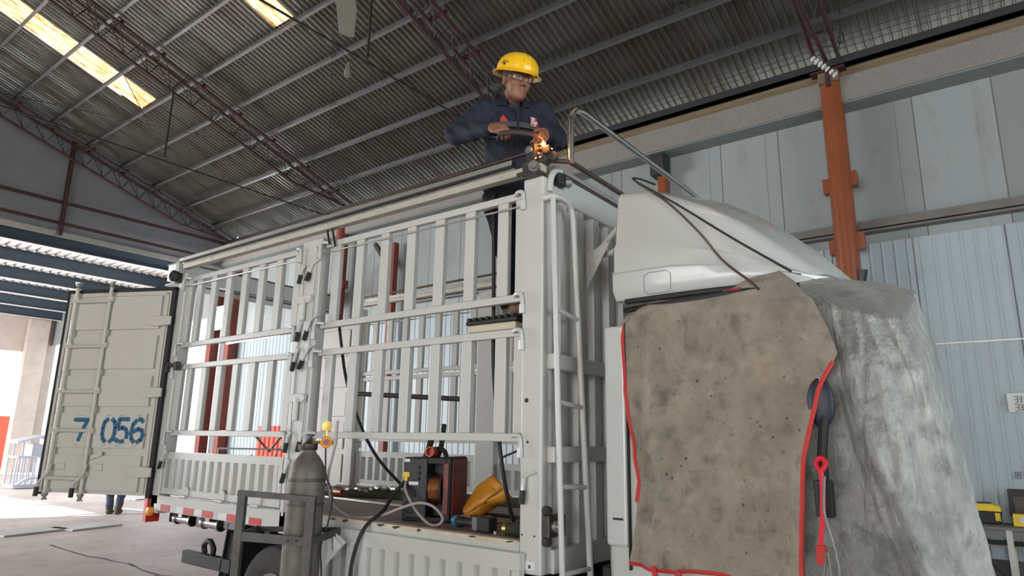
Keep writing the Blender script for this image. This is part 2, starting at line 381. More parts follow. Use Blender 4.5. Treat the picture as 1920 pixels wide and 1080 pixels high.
for i, (x0, x1, ye) in enumerate(SKY):
    t = corr_sheet(x0-.06, x1+.06, -4.0, 3.2, .0635, .006, .045); tl = corr_sheet(x0-.1, x1+.1, 2.95, 3.6, dz=.10); tl.build('ceiling_sun_stop', M['roof'], kind='structure', origin=(0, 0, 0))  # unseen cover sheet at the skylight foot, added to keep stray sun out
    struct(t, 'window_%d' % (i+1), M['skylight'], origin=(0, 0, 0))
zr = roof_z(-4.0)+.08
b = MB(); b.prism([(XE, -3.3, zr-.26), (XE, -4, zr-.03), (XE, -4.7, zr-.26), (XE, -4.7, zr+.02), (XE, -4, zr+.25), (XE, -3.3, zr+.02)], (XF-XE, 0, 0)); struct(b, 'trim_6', M['purlin'])  # unseen ridge cap, added to stop sun leaking through at the ridge
b = MB(); b.add([(XE, -4, zr), (XF, -4, zr), (XF, -15.6, 7.68), (XE, -15.6, 7.68)], [(0, 1, 2, 3)]); struct(b, 'ceiling_left', M['roof'], solid=.02)
# other walls, out of view
b = MB(); b.box(XE, XF, -15.7, -15.6, 5.8, 7.7); b.box(XE, -6, -15.7, -15.6, 0, 5.8); b.box(9, XF, -15.7, -15.6, 0, 5.8); struct(b, 'wall_left', M['wallup'])
b = MB(); b.prism([(XF, YW+.1, 5.8), (XF, YW+.1, 7.3), (XF, -4, zr), (XF, -15.6, 7.7), (XF, -15.6, 5.8)], (.1, 0, 0))
b.box(XF, XF+.1, 4.6, YW+.1, 0, 5.8); b.box(XF, XF+.1, -15.6, -5, 0, 5.8); struct(b, 'wall_front', M['wallup'])
# far gable over the opening
b = MB(); b.prism([(XE, YW+.1, 6.5), (XE, YW+.1, 7.70), (XE, -4, zr+.06), (XE, -15.6, 7.8), (XE, -15.6, 6.5)], (-.06, 0, 0))
b.box(XE-.06, XE, -15.6, -6.2, 0, 6.5); struct(b, 'wall_back', M['gable'])
for k, z in enumerate((7.33, 6.78)):
    b = MB(); b.bar((XE+.1, -6, z), (XE+.1, YW, z), .07, .07); tag(b.build('gable_rail', M['maroon']), ['dark red horizontal rail high on the grey gable, upper of two', 'dark red horizontal rail just above the blue beams on the grey gable'][k], 'rail')
b = MB(); b.bar((XE+.16, 2.88, 9.0), (XE+.16, 2.9, 6.45), .09, .09); tag(b.build('gable_post', M['maroon']), 'dark red upright post on the grey gable under the far truss', 'post')
# ---- trusses: chords, web, ties
def truss(x, label, tie, gw=.16, y_top=-4.0, y_bot=7.35):
    t = thing('roof_truss', label, 'truss', (x, YW, 7.2))
    def top(y): return roof_z(y, 7.40)-.06
    for s in (-1, 1):
        b = MB(); b.tube([(x+s*gw, y_bot, top(y_bot)), (x+s*gw, y_top, top(y_top))], .034, 8); b.build('top_chord', M['maroon'], t)
    def low(y): return top(y)-.46*min(1, max(.12, (y_bot-y)/1.6))
    b = MB(); b.tube([(x, y_bot, low(y_bot)), (x, y_bot-1.6, low(y_bot-1.6)), (x, y_top, low(y_top))], .034, 8); b.build('bottom_chord', M['maroon'], t)
    b = MB(); n = 24; L = (y_bot-y_top)/n
    for i in range(n):
        y = y_bot-.2-i*L; ym = y-L/2
        for s in (-1, 1):
            b.cyl((x+s*gw, y, top(y)), (x, ym, low(ym)), .008, 5)
            if i < n-1: b.cyl((x+s*gw, y-L, top(y-L)), (x, ym, low(ym)), .010, 5)
    b.build('web_rods', M['webrod'], t)
    for y in PY[1:]:
        b = MB(); b.bar((x-gw-.05, y+.05, top(y)+.03), (x+gw+.05, y+.05, top(y)+.03), .06, .05); b.build('purlin_cleat', M['maroon'], t)
    if tie:
        b = MB(); b.cyl((x, 7.3, 6.95), (x, -9, 7.05), .017, 6)
        for y in (2.72, -3): b.cyl((x, y, low(y)), (x, y, 7.05), .020, 6)
        b.build('tie_rod', M['webrod'], t)
    return t
PY = [7.35, 6.82, 5.90, 4.93, 4.06, 3.18, 2.30, 1.46, .60, -.28, -1.16]
truss(.25, 'red oxide lattice roof truss ending on the orange column at right', False)
truss(-5.05, 'red oxide lattice roof truss passing just behind the welder in the yellow helmet', True)
truss(-11.2, 'red oxide lattice roof truss between the two bright skylights', True)
truss(-16.7, 'red oxide lattice roof truss along the far grey gable', False)
for i, y in enumerate(PY[1:]):
    b = MB(); z = roof_z(y, 7.52)
    a = Vector((0, 1, -RS)).normalized(); nrm = Vector((0, RS, 1)).normalized()
    b.obox(((XE+XF)/2, y, z), ((XF-XE)/2, 0, 0), a*.003, nrm*.06)
    for s in (-1, 1): b.obox(Vector(((XE+XF)/2, y, z))-a*.024*1+nrm*.06*s, ((XF-XE)/2, 0, 0), a*.027, nrm*.003)
    nm = ['first', 'second', 'third', 'fourth', 'fifth', 'sixth', 'seventh', 'eighth', 'ninth', 'tenth'][i]
    tag(b.build('roof_purlin', M['purlin']), 'galvanised roof purlin under the corrugated sheets, %s up from the right wall' % nm, 'purlin')
# bracing rods under the right slope
def rod(a, c, label, r=.009):
    b = MB(); b.cyl(a, c, r, 6); tag(b.build('bracing_rod', M['webrod']), label, 'rod')
rod((-11.2, 5.4, roof_z(5.4)-.2), (-16.7, 1.0, roof_z(1.0)-.25), 'thin dark bracing rod crossing the left skylight towards the gable')
rod((-16.7, 6.2, roof_z(6.2)-.25), (-11.2, .9, roof_z(.9)-.2), 'thin dark bracing rod crossing below the left skylight')
rod((-5.1, 2.0, roof_z(2.0)-.02), (-11.1, 6.6, roof_z(6.6)-.1), 'long thin rod along the corrugations left of the helmet')
rod((-1.2, 5.0, roof_z(5.0)+.02), (-2.3, 7.2, roof_z(7.2)+.02), 'thin sag rod over the roof purlins between the helmet and the orange column')
# cable with a loop beside the orange column
b = MB(); b.tube(spl([(.62, 6.6, 8.0), (.55, 6.9, 7.75), (.52, 7.0, 7.62), (.47, 7.05, 7.52), (.53, 7.06, 7.47), (.56, 7.03, 7.56), (.51, 7.02, 7.64), (.5, 7.05, 7.5), (.42, 7.1, 7.3)], 6), .009, 6)
tag(b.build('hanging_cable', M['black']), 'thin black cable with a loop hanging from the roof beside the orange column', 'cable')
for k in range(3):
    b = MB(); z0 = 7.42+.10*k; b.tube(spl([(XF, YW-.42, z0+.05), (4, YW-.42, z0), (.25, YW-.45, z0+.02), (-5, YW-.42, z0), (-11, YW-.42, z0+.02)], 10), .005, 5)
    tag(b.build('wall_wire', M['webrod']), 'thin wire strung along the eave of the right wall, %s of three' % ['lowest', 'middle', 'topmost'][k], 'wire', )
# columns
def column(x, r, z0, z1, label, m, cleats):
    t = thing('steel_column', label, 'column', (x, YW-.30, 0))
    b = MB(); b.cyl((x, YW-.30, z0), (x, YW-.30, z1), r, 20); b.build('shaft', m, t)
    b = MB(); b.box(x-.24, x+.24, YW-.5, YW-.06, z1, z1+.03); b.box(x-.03, x+.03, YW-.5, YW-.1, z1-.25, z1); b.build('head_plate', M['maroon'], t)
    for z, dx, hh in cleats:
        b = MB(); b.box(x+dx-.05, x+dx+.05, YW-.36, YW-.2, z-hh, z+hh); b.build('cleat', m, t)
    return t
t = column(.27, .155, 0, 7.12, 'round orange steel column on the right wall behind the silver cloth', M['orange'], [(5.35, -.18, .11), (5.4, .18, .11), (4.40, -.17, .1), (4.45, .19, .12)])
b = MB(); b.box(.13, .41, YW-.46, YW-.14, 6.95, 7.12); b.build('rusty_collar', M['wood'], t)
b = MB(); b.bar((.44, YW-.38, 4.02), (.40, YW-.36, 3.86), .07, .16); b.build('bracket', M['darkangle'], t)
b = MB()
for k in range(7): b.lathe([(.0, -.02), (.035, -.02), (.055, 0), (.035, .02), (0, .02)], (.10+.045*k, YW-.52+.01*k, 7.36-.055*k), (1, 0, -.9), 10)
tag(b.build('ceramic_insulators', M['paper']), 'string of white ceramic insulators on top of the orange column', 'insulator')
column(-11.25, .155, 0, 7.12, 'round orange steel column seen through the left half of the front stake panel', M['orangedark'], [(5.3, .17, .1)])
t = thing('steel_column', 'thin red column with a diagonal brace behind the stake panels', 'column', (-9.4, YW-.2, 0))
b = MB(); b.box(-9.48, -9.32, YW-.28, YW-.14, 0, 6.1); b.build('shaft', M['orangedark'], t)
b = MB(); b.bar((-9.4, YW-.2, 5.35), (-10.1, YW-.2, 6.2), .09, .09); b.build('brace', M['maroon'], t)
column(-5.05, .155, 0, 7.12, 'round orange steel column hidden behind the white truck header', M['orangedark'], [])
t = thing('door_post', 'small orange post under the grey eave beam behind the bright roof tube', 'post', (-2.6, YW-.12, 0))
b = MB(); b.box(-2.67, -2.53, YW-.19, YW-.05, 0, 6.2); b.build('shaft', M['orange'], t)
b = MB(); b.box(-2.75, -2.5, YW-.32, YW-.02, 6.2, 6.6); b.build('bracket', M['darkangle'], t)
for i, x in enumerate((-17.2, -16.2)):
    b = MB(); b.box(x-.12, x+.12, YW-.31, YW-.05, 0, 6.4); tag(b.build('door_post', M['orangedark']), ['dark red post in the far corner, left of a pair seen through the rear stakes', 'dark red post in the far corner, right of a pair seen through the rear stakes'][i], 'post')
b = MB(); b.box(-17.0, -16.35, YW-.06, YW-.02, 0, 6.2); struct(b, 'door_1', M['gable'])
b = MB()
for i in range(12): b.cyl((-14.35+i*.20, YW-.10, .02), (-14.35+i*.20, YW-.06, 1.85), .10, 10)
tag(b.build('corrugated_sheet', M['redwall']), 'red corrugated sheet standing against the wall, seen under the rear stakes', 'sheet')
b = MB(); b.box(XE, XE+.04, -6, YW-.3, 6.44, 6.58); struct(b, 'trim_5', M['alu'])
# girt rails on the right wall
for x0, x1, lab in ((-8.8, .12, 'grey wall rail running left of the orange column behind the fairing'), (.42, 11, 'grey wall rail running right of the orange column')):
    b = MB(); b.box(x0, x1, YW-.16, YW-.04, 4.66, 4.78); b.box(x0, x1, YW-.15, YW, 4.61, 4.64); tag(b.build('wall_rail', M['railgrey']), lab, 'rail')
# notices on the wall
def strokes(lines, w_, o, ux, uz, nv, off):
    b = MB(); o, ux, uz, nv = map(Vector, (o, ux, uz, nv))
    for L_ in lines:
        for (ax, az), (bx, bz) in zip(L_[:-1], L_[1:]):
            p = o+ux*ax+uz*az+nv*off; q = o+ux*bx+uz*bz+nv*off; d = (q-p).normalized(); s = d.cross(nv).normalized()*w_/2; e = d*w_*.45
            b.add([p-s-e, p+s-e, q+s+e, q-s+e], [(0, 1, 2, 3)])
    return b
t = thing('paper_notice', 'white paper notice with hand-drawn characters on the right wall', 'sign', (1.97, YW-.02, 2.03))
b = MB(); b.grid(lambda u, v: Vector((1.87+.30*u, YW-.022-.012*math.sin(v*3)-.01*u, 2.04+.235*v)), 6, 6); b.build('sheet', M['paper'], t)
gl = [[(0, .07), (.035, .07), (.03, .035), (.0, .035)], [(.03, .035), (.03, 0), (.0, -.012)], [(.05, .07), (.075, .07), (.07, .0), (.05, .01)], [(.05, .04), (.07, .04)]]
for dz in (0, -.10):
    strokes(gl, .007, (1.945, YW-.04, 2.16+dz), (1, 0, 0), (0, 0, 1), (0, -1, 0), .004).build('characters', M['ink'], t)
b = strokes([[(0, 0), (.055, 0), (.055, .075), (0, .075), (0, 0)], [(.015, .055), (.038, .055), (.035, .03), (.018, .03)], [(.018, .055), (.018, .012)]], .006, (1.84, YW-.02, 1.24), (1, 0, 0), (0, 0, 1), (0, -1, 0), .004)
tag(b.build('boxed_mark', M['ink'], solid=.001), 'small boxed character drawn on the wall above the tool table', 'mark')
# ---- rear hall beyond the gable: beams, deck, end wall
ord_ = ['first', 'second', 'third', 'fourth', 'fifth', 'sixth', 'seventh']
for i in range(6):
    x = -17.3-2.55*i; b = MB(); zt = 6.56
    b.box(x-.01, x+.01, -6.5, YW, 6.22, zt); b.box(x-.09, x+.09, -6.5, YW, 6.20, 6.22); b.box(x-.09, x+.09, -6.5, YW, zt-.02, zt)
    o = thing('ceiling_beam', 'slate blue ceiling beam of the rear hall, %s from the grey gable' % ord_[i], 'beam', (x, 0, 6.2), 'blue beams of the rear hall')
    b2 = MB(); b2.box(x-.09, x+.09, -6.5, YW, 6.185, 6.20); b2.build('painted_lit_edge', M['deck'], o); b.build('web', M['blue'], o)  # flange underside coloured pale to stand for light from the floor
b = MB(); n = 60; vs = []; fs = []
prof = []
for i in range(n):
    y = -6.5+i*.24; prof += [(y, 6.58), (y+.10, 6.58), (y+.13, 6.71), (y+.21, 6.71)]
for x in (-17.05, -31.2):
    for y, z in prof: vs.append((x, y, z))
k = len(prof)
for i in range(k-1): fs.append((i, i+1, k+i+1, k+i))
b.add(vs, fs); struct(b, 'ceiling_rear', M['deck'])
XB = -30.8
b = MB(); b.box(XB-.3, XB, -6.5, 3.0, 0, 6.6); b.box(XB-.3, XB, 3.0, 6.7, 4.85, 6.6); b.box(XB-.3, XB, 6.7, YW+.2, 0, 6.6); struct(b, 'wall_rear', M['concrete_col'])
b = MB(); b.box(-30.8, XE-.35, YW, YW+.12, 5.2, 6.6); struct(b, 'wall_rear_side', M['wallup'])
b = MB(); b.box(-30.75, -30.4, 6.62, 7.35, 0, 6.2); tag(b.build('concrete_column', M['concrete_col']), 'beige concrete column beside the bright rear doorway', 'column')
b = MB(); b.box(-33.4, -33.3, 3.0, 7.35, 0, 2.25); tag(b.build('red_gate', M['redwall']), 'red metal gate outside the bright rear doorway', 'gate')
b = MB(); b.box(-70, -45, -20, 30, -.25, -.02); struct(b, 'floor_outside', M['floor'])
# pale box beam seen through the rear stakes
t = thing('canopy_beam', 'pale boxed canopy beam in the far corner seen through the upper rear stakes', 'beam', (-12.1, 5.5, 4.7))
b = MB(); b.box(-12.3, -11.9, 3.6, YW, 4.80, 5.14); b.build('box', M['cab'], t); b = MB(); b.box(-12.36, -11.86, 3.6, YW, 5.14, 5.17); b.box(-12.36, -11.86, 3.6, YW, 4.70, 4.74); b.build('edge_strip', M['purlin'], t)
# floodlight and tube light
t = thing('floodlight', 'blazing white floodlight in the far corner behind the rear stakes', 'lamp', (-16.6, 7.25, 4.7))
b = MB(); b.bar((-16.4, 7.2, 4.95), (-16.2, 7.32, 4.95), .1, .1); b.box(-16.92, -16.14, 7.16, 7.26, 4.60, 5.32); b.build('housing', M['blackp'], t)
b = MB(); b.obox((-16.52, 7.14, 4.96), (.36, 0, 0), (0, .01, 0), (0, 0, .33)); b.build('lens', M['lamp'], t)  # glowing panel made oversize to take in the glare around the lamp
t = thing('tube_light', 'white fluorescent tube hanging behind the rear stake panels', 'lamp', (-10.9, 5, 3.6))
b = MB(); b.cyl((-12.1, 5.0, 3.62), (-9.7, 5.0, 3.67), .03, 10); b.build('tube', M['tubelight'], t)
b = MB(); b.bar((-12.1, 5.02, 3.68), (-9.7, 5.02, 3.73), .07, .05); b.build('batten', M['paint'], t)
for x, z in ((-11.5, 3.7), (-10.1, 3.73)):
    b = MB(); b.cyl((x, 5.02, z), (x, 5.02, 8.35), .002, 4); b.build('hanging_wire', M['webrod'], t)
# ceiling fan and pendant
t = thing('ceiling_fan', 'pale green ceiling fan blade hanging at the top edge above the left roof truss', 'fan', (-3.05, .78, 6.15))
b = MB(); b.cyl((-3.05, .78, 6.2), (-3.05, .78, 8.6), .02, 8); b.lathe([(0, -.1), (.1, -.1), (.13, -.02), (.1, .08), (.03, .12)], (-3.05, .78, 6.25)); b.build('motor', M['fan'], t)
d0 = Vector((-.71, .58, 0)).normalized()
for k in range(3):
    d = Matrix.Rotation(2*math.pi*k/3, 3, 'Z') @ d0; s = Vector((-d.y, d.x, .18)).normalized(); c = Vector((-3.05, .78, 6.2))
    b = MB(); b.prism([c+d*.16-s*.08, c+d*.35-s*.115, c+d*.92-s*.09, c+d*.95-s*.04, c+d*.95+s*.04, c+d*.92+s*.09, c+d*.35+s*.115, c+d*.16+s*.08], (0, 0, .012)); b.build('blade', M['fan'], t)
    b = MB(); b.bar(c+d*.08+V(0, 0, .0), c+d*.24, .05, .02); b.build('blade_iron', M['rustrod'], t)
t = thing('pendant_lamp', 'small bare bulb holder hanging on a wire left of the yellow helmet', 'lamp', (-5, 2.35, 6.55))
b = MB(); b.cyl((-5, 2.35, 6.78), (-5.05, 2.25, 6.93), .006, 5); b.build('cord', M['black'], t)
b = MB(); b.lathe([(0, 0), (.045, .01), (.05, .07), (.03, .14), (.018, .22), (0, .23)], (-5, 2.35, 6.55)); b.build('bulb', M['fan'], t)
# steel sheets lying on the floor
def sheet(cx, cy, sx, sy, a, label):
    b = MB(); ca, sa = math.cos(a), math.sin(a); b.obox((cx, cy, .014), (sx*ca, sx*sa, 0), (-sy*sa, sy*ca, 0), (0, 0, .012)); tag(b.build('steel_sheet', M['plate']), label, 'sheet', 'steel sheets on the floor')
sheet(-11.25, 1.4, .35, .52, .25, 'pale steel sheet on the floor at the left edge, nearest of the sheets')
sheet(-11.2, 2.3, .3, .45, .25, 'pale steel sheet on the floor right of the nearest sheet')
sheet(-13.6, 4.55, .45, .5, .3, 'pale steel sheet on the floor just right of the walking legs')
sheet(-13.4, 5.3, .4, .4, .2, 'pale steel sheet on the floor close to the truck tail')
sheet(-16.5, 5.6, .8, .6, .1, 'pale steel sheet lying farthest back behind the open truck door')
# rack of grey frames by the rear doorway
t = thing('steel_cage', 'blue grey barred steel cage with a sloped canopy by the rear doorway', 'cage', (-21.5, 4.75, 0))
X0, X1, Y0, Y1 = -21.9, -21.1, 4.15, 5.3
b = MB(); b.box(X0, X1, Y0, Y1, .02, .12); b.build('base', M['rack'], t); b = MB(); b.box(X0, X1, Y0, Y1, .86, .92); b.build('deck', M['rack'], t)
for i in range(9):
    y = Y0+(Y1-Y0)*i/8
    for x in (X0+.03, X1-.03):
        b = MB(); b.bar((x, y, .1), (x, y, .9), .03, .03); b.build('bar', M['rack'], t)
b = MB()
for y in (Y0+.1, Y1-.1):
    for x in (X0+.05, X1-.05): b.bar((x, y, .9), (x, y, 1.32), .04, .04)
b.box(X0+.1, X1-.1, 4.5, 5.1, .92, 1.25); b.build('upper_frame', M['rack'], t)
b = MB(); b.prism([(X1+.1, Y0-.1, 1.28), (X1+.1, 4.75, 1.46), (X1+.1, Y1+.1, 1.28), (X1+.1, Y1+.1, 1.33), (X1+.1, 4.75, 1.52), (X1+.1, Y0-.1, 1.33)], (-1.0, 0, 0)); b.build('canopy', M['rack'], t)
b = MB(); b.tube(spl([(X1+.05, 4.2, .12), (X1+.1, 4.4, .27), (X1+.1, 4.7, .3), (X1+.1, 5.0, .14)], 5), .035, 8); b.build('curved_tube', M['rack'], t)
# bent bars standing behind the truck tail
b = MB(); b.tube([(-12.2, 6.0, 1.6), (-11.9, 6.2, 1.25), (-11.5, 6.35, 1.75)], .03, 6); b.tube([(-12.3, 6.0, 1.15), (-11.9, 6.2, .9), (-11.4, 6.4, 1.75), (-11.4, 6.4, .3)], .03, 6); b.bar((-13, 5.6, 1.3), (-11.4, 6.4, 1.3), .04, .04)
b.bar((-13, 5.6, 1.3), (-13, 5.6, 0), .04, .04); b.bar((-11.4, 6.4, 1.3), (-11.4, 6.4, 0), .04, .04); tag(b.build('bent_bar_stand', M['steel']), 'dark stand of bent steel bars seen under the rear stakes', 'stand')
# ---- tool table with boxes
t = thing('tool_table', 'grey metal tool table along the right wall', 'table', (2.6, 7.1, 0))
b = MB(); b.box(1.30, 4.2, 6.80, 7.42, .69, .72); b.build('table_top', M['cabinet'], t)
b = MB(); b.box(1.32, 4.18, 6.84, 7.40, .50, .52); b.box(1.32, 4.18, 6.84, 6.86, .60, .69); b.build('shelf', M['cabinet'], t)
for x in (1.34, 1.72, 4.14):
    for y in (6.86, 7.38):
        b = MB(); b.box(x-.03, x+.03, y-.025, y+.025, 0, .69); b.build('leg', M['alu'], t)
t = thing('toolbox', 'black toolbox with a yellow lid on the table', 'toolbox', (1.50, 7.28, .72))
b = MB(); b.prism([(1.36, 7.14, .722), (1.64, 7.14, .722), (1.665, 7.14, .86), (1.335, 7.14, .86)], (0, .26, 0)); b.build('body', M['blackp'], t, bevel=.008)
b = MB(); b.prism([(1.335, 7.13, .862), (1.665, 7.13, .862), (1.65, 7.13, .92), (1.58, 7.13, .945), (1.42, 7.13, .945), (1.35, 7.13, .92)], (0, .28, 0)); lid = b.build('lid', M['yellow'], t, bevel=.008)
b = MB(); b.box(1.43, 1.57, 7.22, 7.30, .945, .958); b.build('handle', M['blackp'], lid)
b = MB(); b.box(1.60, 1.65, 7.118, 7.128, .76, .85); b.build('latch', M['yellow'], t)
t = thing('tool_case', 'open black tool case with a raised lid at the right edge of the table', 'case', (1.98, 7.3, .72))
b = MB(); b.box(1.80, 2.25, 7.2, 7.4, .722, .80); b.build('tray', M['blackp'], t, bevel=.01)
b = MB(); b.box(1.74, 2.25, 7.36, 7.41, .80, 1.12); b.build('lid', M['blackp'], t, bevel=.01)
b = MB(); b.box(1.79, 2.2, 7.352, 7.362, .84, 1.04); b.build('lid_pad', M['steel'], t, bevel=.01)
t = thing('small_toolbox', 'yellow tool box in front of the open black case', 'toolbox', (1.93, 7.06, .72))
b = MB(); b.box(1.77, 2.1, 6.98, 7.14, .722, .86); b.build('body', M['yellow'], t, bevel=.012)
b = MB(); b.lathe([(0, 0), (.035, 0), (.035, .01), (0, .01)], (1.86, 6.98, .80), (0, -1, 0), 14); b.build('badge', M['alu'], t)
b = MB(); b.tube(spl([(1.55, 7.3, .70), (1.46, 7.3, .5), (1.48, 7.3, .3), (1.62, 7.3, .12), (1.9, 7.3, .02)], 6), .01, 6); tag(b.build('electric_cable', M['black']), 'thin dark power cord hanging behind the tool table', 'cord')
# ================================================================== THE TRUCK
TL, TW = -4.17, 2.2
tr = thing('stake_truck', 'white stake-sided truck with ladder, open tail doors and a draped cab, being welded', 'truck', (-2.0, 1.1, 0))
def flip(y, far): return TW-y if far else y
def fbox(b, x0, x1, y0, y1, z0, z1, far=False):
    if far: y0, y1 = TW-y1, TW-y0
    return b.box(x0, x1, y0, y1, z0, z1)
for far in (False, True):
    b = MB(); fbox(b, -.14, 0, 0, .10, .93, 3.09, far); p = b.build('front_post', M['paint'], tr, bevel=.012)
    if not far:
        b = MB()
        for x, z, r in ((-.10, 1.81, .013), (-.09, 1.59, .007), (-.04, 1.12, .005), (-.12, 1.12, .005)): b.cyl((x, -.002, z), (x, .02, z), r, 10)
        b.build('bolt_hole', M['black'], p)
        b = MB(); b.box(-.16, -.04, -.003, 0, .955, .995); k = b.build('data_label', M['reflw'], p)
        b = MB(); b.box(-.155, -.135, -.0045, -.003, .972, .984); b.build('red_mark', M['red'], p)
        b = MB(); b.box(-.075, -.062, -.0045, -.003, .962, .978); b.build('dark_mark', M['ink'], p)
    b = MB(); fbox(b, -2.26, -2.02, 0, .09, .93, 3.07, far); cp = b.build('centre_post', M['paint'], tr, bevel=.012)
    b = MB(); fbox(b, -2.10, -2.06, -.012, 0, 1.05, 3.0, far); fbox(b, -2.225, -2.20, -.010, 0, 1.05, 3.0, far); b.build('post_flange', M['paint'], cp, bevel=.005)
    b = MB(); fbox(b, TL, TL+.13, 0, .11, .93, 3.08, far); rp = b.build('rear_post', M['paint'], tr, bevel=.012)
    # stake panels
    def panel(x0, x1, z0, z1, slats, y=.025):
        b = MB()
        fbox(b, x0, x1, y, y+.042, z1-.045, z1, far); fbox(b, x0, x1, y, y+.042, z0, z0+.045, far)
        for x in slats: fbox(b, x-.040, x+.040, y+.002, y+.040, z0+.045, z1-.045, far)
        p = b.build('stake_panel', M['paint'], tr, bevel=.005)
        for xe, s in ((x0, -1), (x1, 1)):
            for z in (z0+.02, z1-.03):
                yy = flip(-.012, far); b = MB()
                b.tube(spl([(xe-s*.06, flip(.02, far), z+.012), (xe-s*.02, yy, z+.016), (xe+s*.012, yy, z+.008), (xe+s*.02, yy, z-.03), (xe+s*.02, yy, z-.075)], 4), .012, 6)
                b.lathe([(0, -.1), (.017, -.1), (.017, -.05), (0, -.05)], (xe+s*.02, yy, z), (0, 0, 1), 8); b.build('hinge_hook', M['paint'], p)
        return p
    sf = [-1.61+.26*i for i in range(6)]+[-1.87, -.175]
    sr = [-3.83+.248*i for i in range(6)]+[-2.34, -4.0]
    zs = (2.37, 3.03, 1.59, 2.215) if not far else (2.29, 2.98, 1.56, 2.27)
    for x0, x1, sl in ((-2.0, -.15, sf), (-4.03, -2.28, sr)):
        p = panel(x0, x1, zs[0], zs[1], sl)
        b = MB(); b.cyl((x0, flip(.015, far), zs[1]-.085), (x1, flip(.015, far), zs[1]-.095), .006, 6); b.build('wire_rope', M['alu'], p)
        panel(x0, x1, zs[2], zs[3], sl)
    # drop sides
    def corr_drop(x0, x1, z0, z1, y):
        b = MB()
        fbox(b, x0, x1, y, y+.045, z1-.06-(.025 if y < 0 else 0), z1, far); fbox(b, x0, x1, y, y+.045, z0, z0+.05, far)
        fbox(b, x0+.001, x0+.05, y+.001, y+.044, z0+.051, z1-.061-(.025 if y < 0 else 0), far); fbox(b, x1-.05, x1-.001, y+.001, y+.044, z0+.051, z1-.061-(.025 if y < 0 else 0), far)
        n = int((x1-x0-.1)/.115); pt = (x1-x0-.1)/n; pr = []
        for i in range(n):
            x = x0+.05+i*pt; pr += [(x, .043), (x+pt*.34, .043), (x+pt*.46, .006), (x+pt*.88, .006)]
        pr.append((x1-.05, .043))
        for (xa, da), (xb, db) in zip(pr[:-1], pr[1:]):
            ya, yb = flip(y+da, far), flip(y+db, far); b.add([(xa, ya, z0+.05), (xb, yb, z0+.05), (xb, yb, z1-.06), (xa, ya, z1-.06)], [(0, 1, 2, 3)])
        d = b.build('drop_side', M['paint'], tr, angle=30)
        for xh in (x0+.42, (x0+x1)/2+.1, x1-.28):
            b = MB(); b.cyl((xh-.05, flip(y-.012, far), z0-.005), (xh+.05, flip(y-.012, far), z0-.005), .016, 10); b.lathe([(0, 0), (.05, 0), (.05, .012), (0, .012)], (xh+.02, flip(y, far), z0+.03), (0, 1 if far else -1, 0), 14); b.build('drop_hinge', M['paint'], d)
        return d
    corr_drop(-4.03, -2.28, 1.10, 1.45, .01)
    if far: corr_drop(-2.0, -.15, 1.10, 1.38, .01)
    else: corr_drop(-1.80, -.095, .55, 1.035, -.052)
    # sill under the bed
    b = MB(); fbox(b, TL, -.14, 0, .06, .955, 1.085, far); s = b.build('side_sill', M['paint'], tr, bevel=.006)
    if not far:
        for i in range(5):
            x = (-3.89, -3.50, -3.205, -2.84, -2.54)[i]
            b = MB(); b.box(x-.075, x+.075, -.004, 0, .962, 1.012); b.build('red_reflector', M['red'], s)
            b = MB(); b.box(x-.20, x-.085, -.003, 0, .962, 1.012); b.build('white_reflector', M['reflw'], s)
        # worn edge of the open bay: flaking strips
        random.seed(3); x = -1.98
        while x < -.2:
            L_ = random.uniform(.02, .09)
            if random.random() < .6: b = MB(); b.add([(x, -.0075, 1.080+random.uniform(-.004, .003)), (x+L_*.3, -.0075, 1.068+random.uniform(-.006, .008)), (x+L_, -.0075, 1.076+random.uniform(-.004, .006)), (x+L_*.6, -.0075, 1.0865)], [(0, 1, 2, 3)]); b.build('paint_flake', M['canvas'], s)
            x += L_*1.6
        b = MB(); b.box(-1.98, -.15, -.007, .05, 1.064, 1.089); b.build('rusty_edge', mat('rusty_edge', (.66, .61, .52), .7, var=.6, vscale=9, col2=(.48, .37, .24)), s)
    # long roof rails
    b = MB(); y0, y1 = (-.01, .05)
    fbox(b, TL+.06, -.01, y0, y1, 3.12, 3.165, far)
    for i in range(7): b.cyl((-3.6+i*.55, flip(y0-.006, far), 3.14), (-3.6+i*.55, flip(y0, far), 3.14), .008, 8)
    b.build('lower_roof_rail', M['primer'], tr, bevel=.006)
    b = MB(); fbox(b, TL+.05, -.20, -.045, -.005, 3.178, 3.215, far); fbox(b, TL+.05, -.20, -.02, .01, 3.165, 3.180, far); rr = b.build('upper_roof_rail', M['alu'], tr, bevel=.004)
    b = MB(); fbox(b, TL+.06, -.195, -.047, -.035, 3.168, 3.182, far); fbox(b, -.2, -.193, -.04, -.008, 3.180, 3.212, far); b.build('rubber_slot', M['black'], rr)
    b = MB(); b.cyl((TL-.08, flip(.02, far), 3.235), (.03, flip(.02, far), 3.265), .0125, 10); rr = b.build('roof_rod', M['rustrod'], tr)
    b = MB()
    for x in (-3.35, -2.0, -.9): fbox(b, x-.015, x+.015, -.005, .035, 3.215, 3.25, far)
    b.build('rod_stand', M['black'], rr)
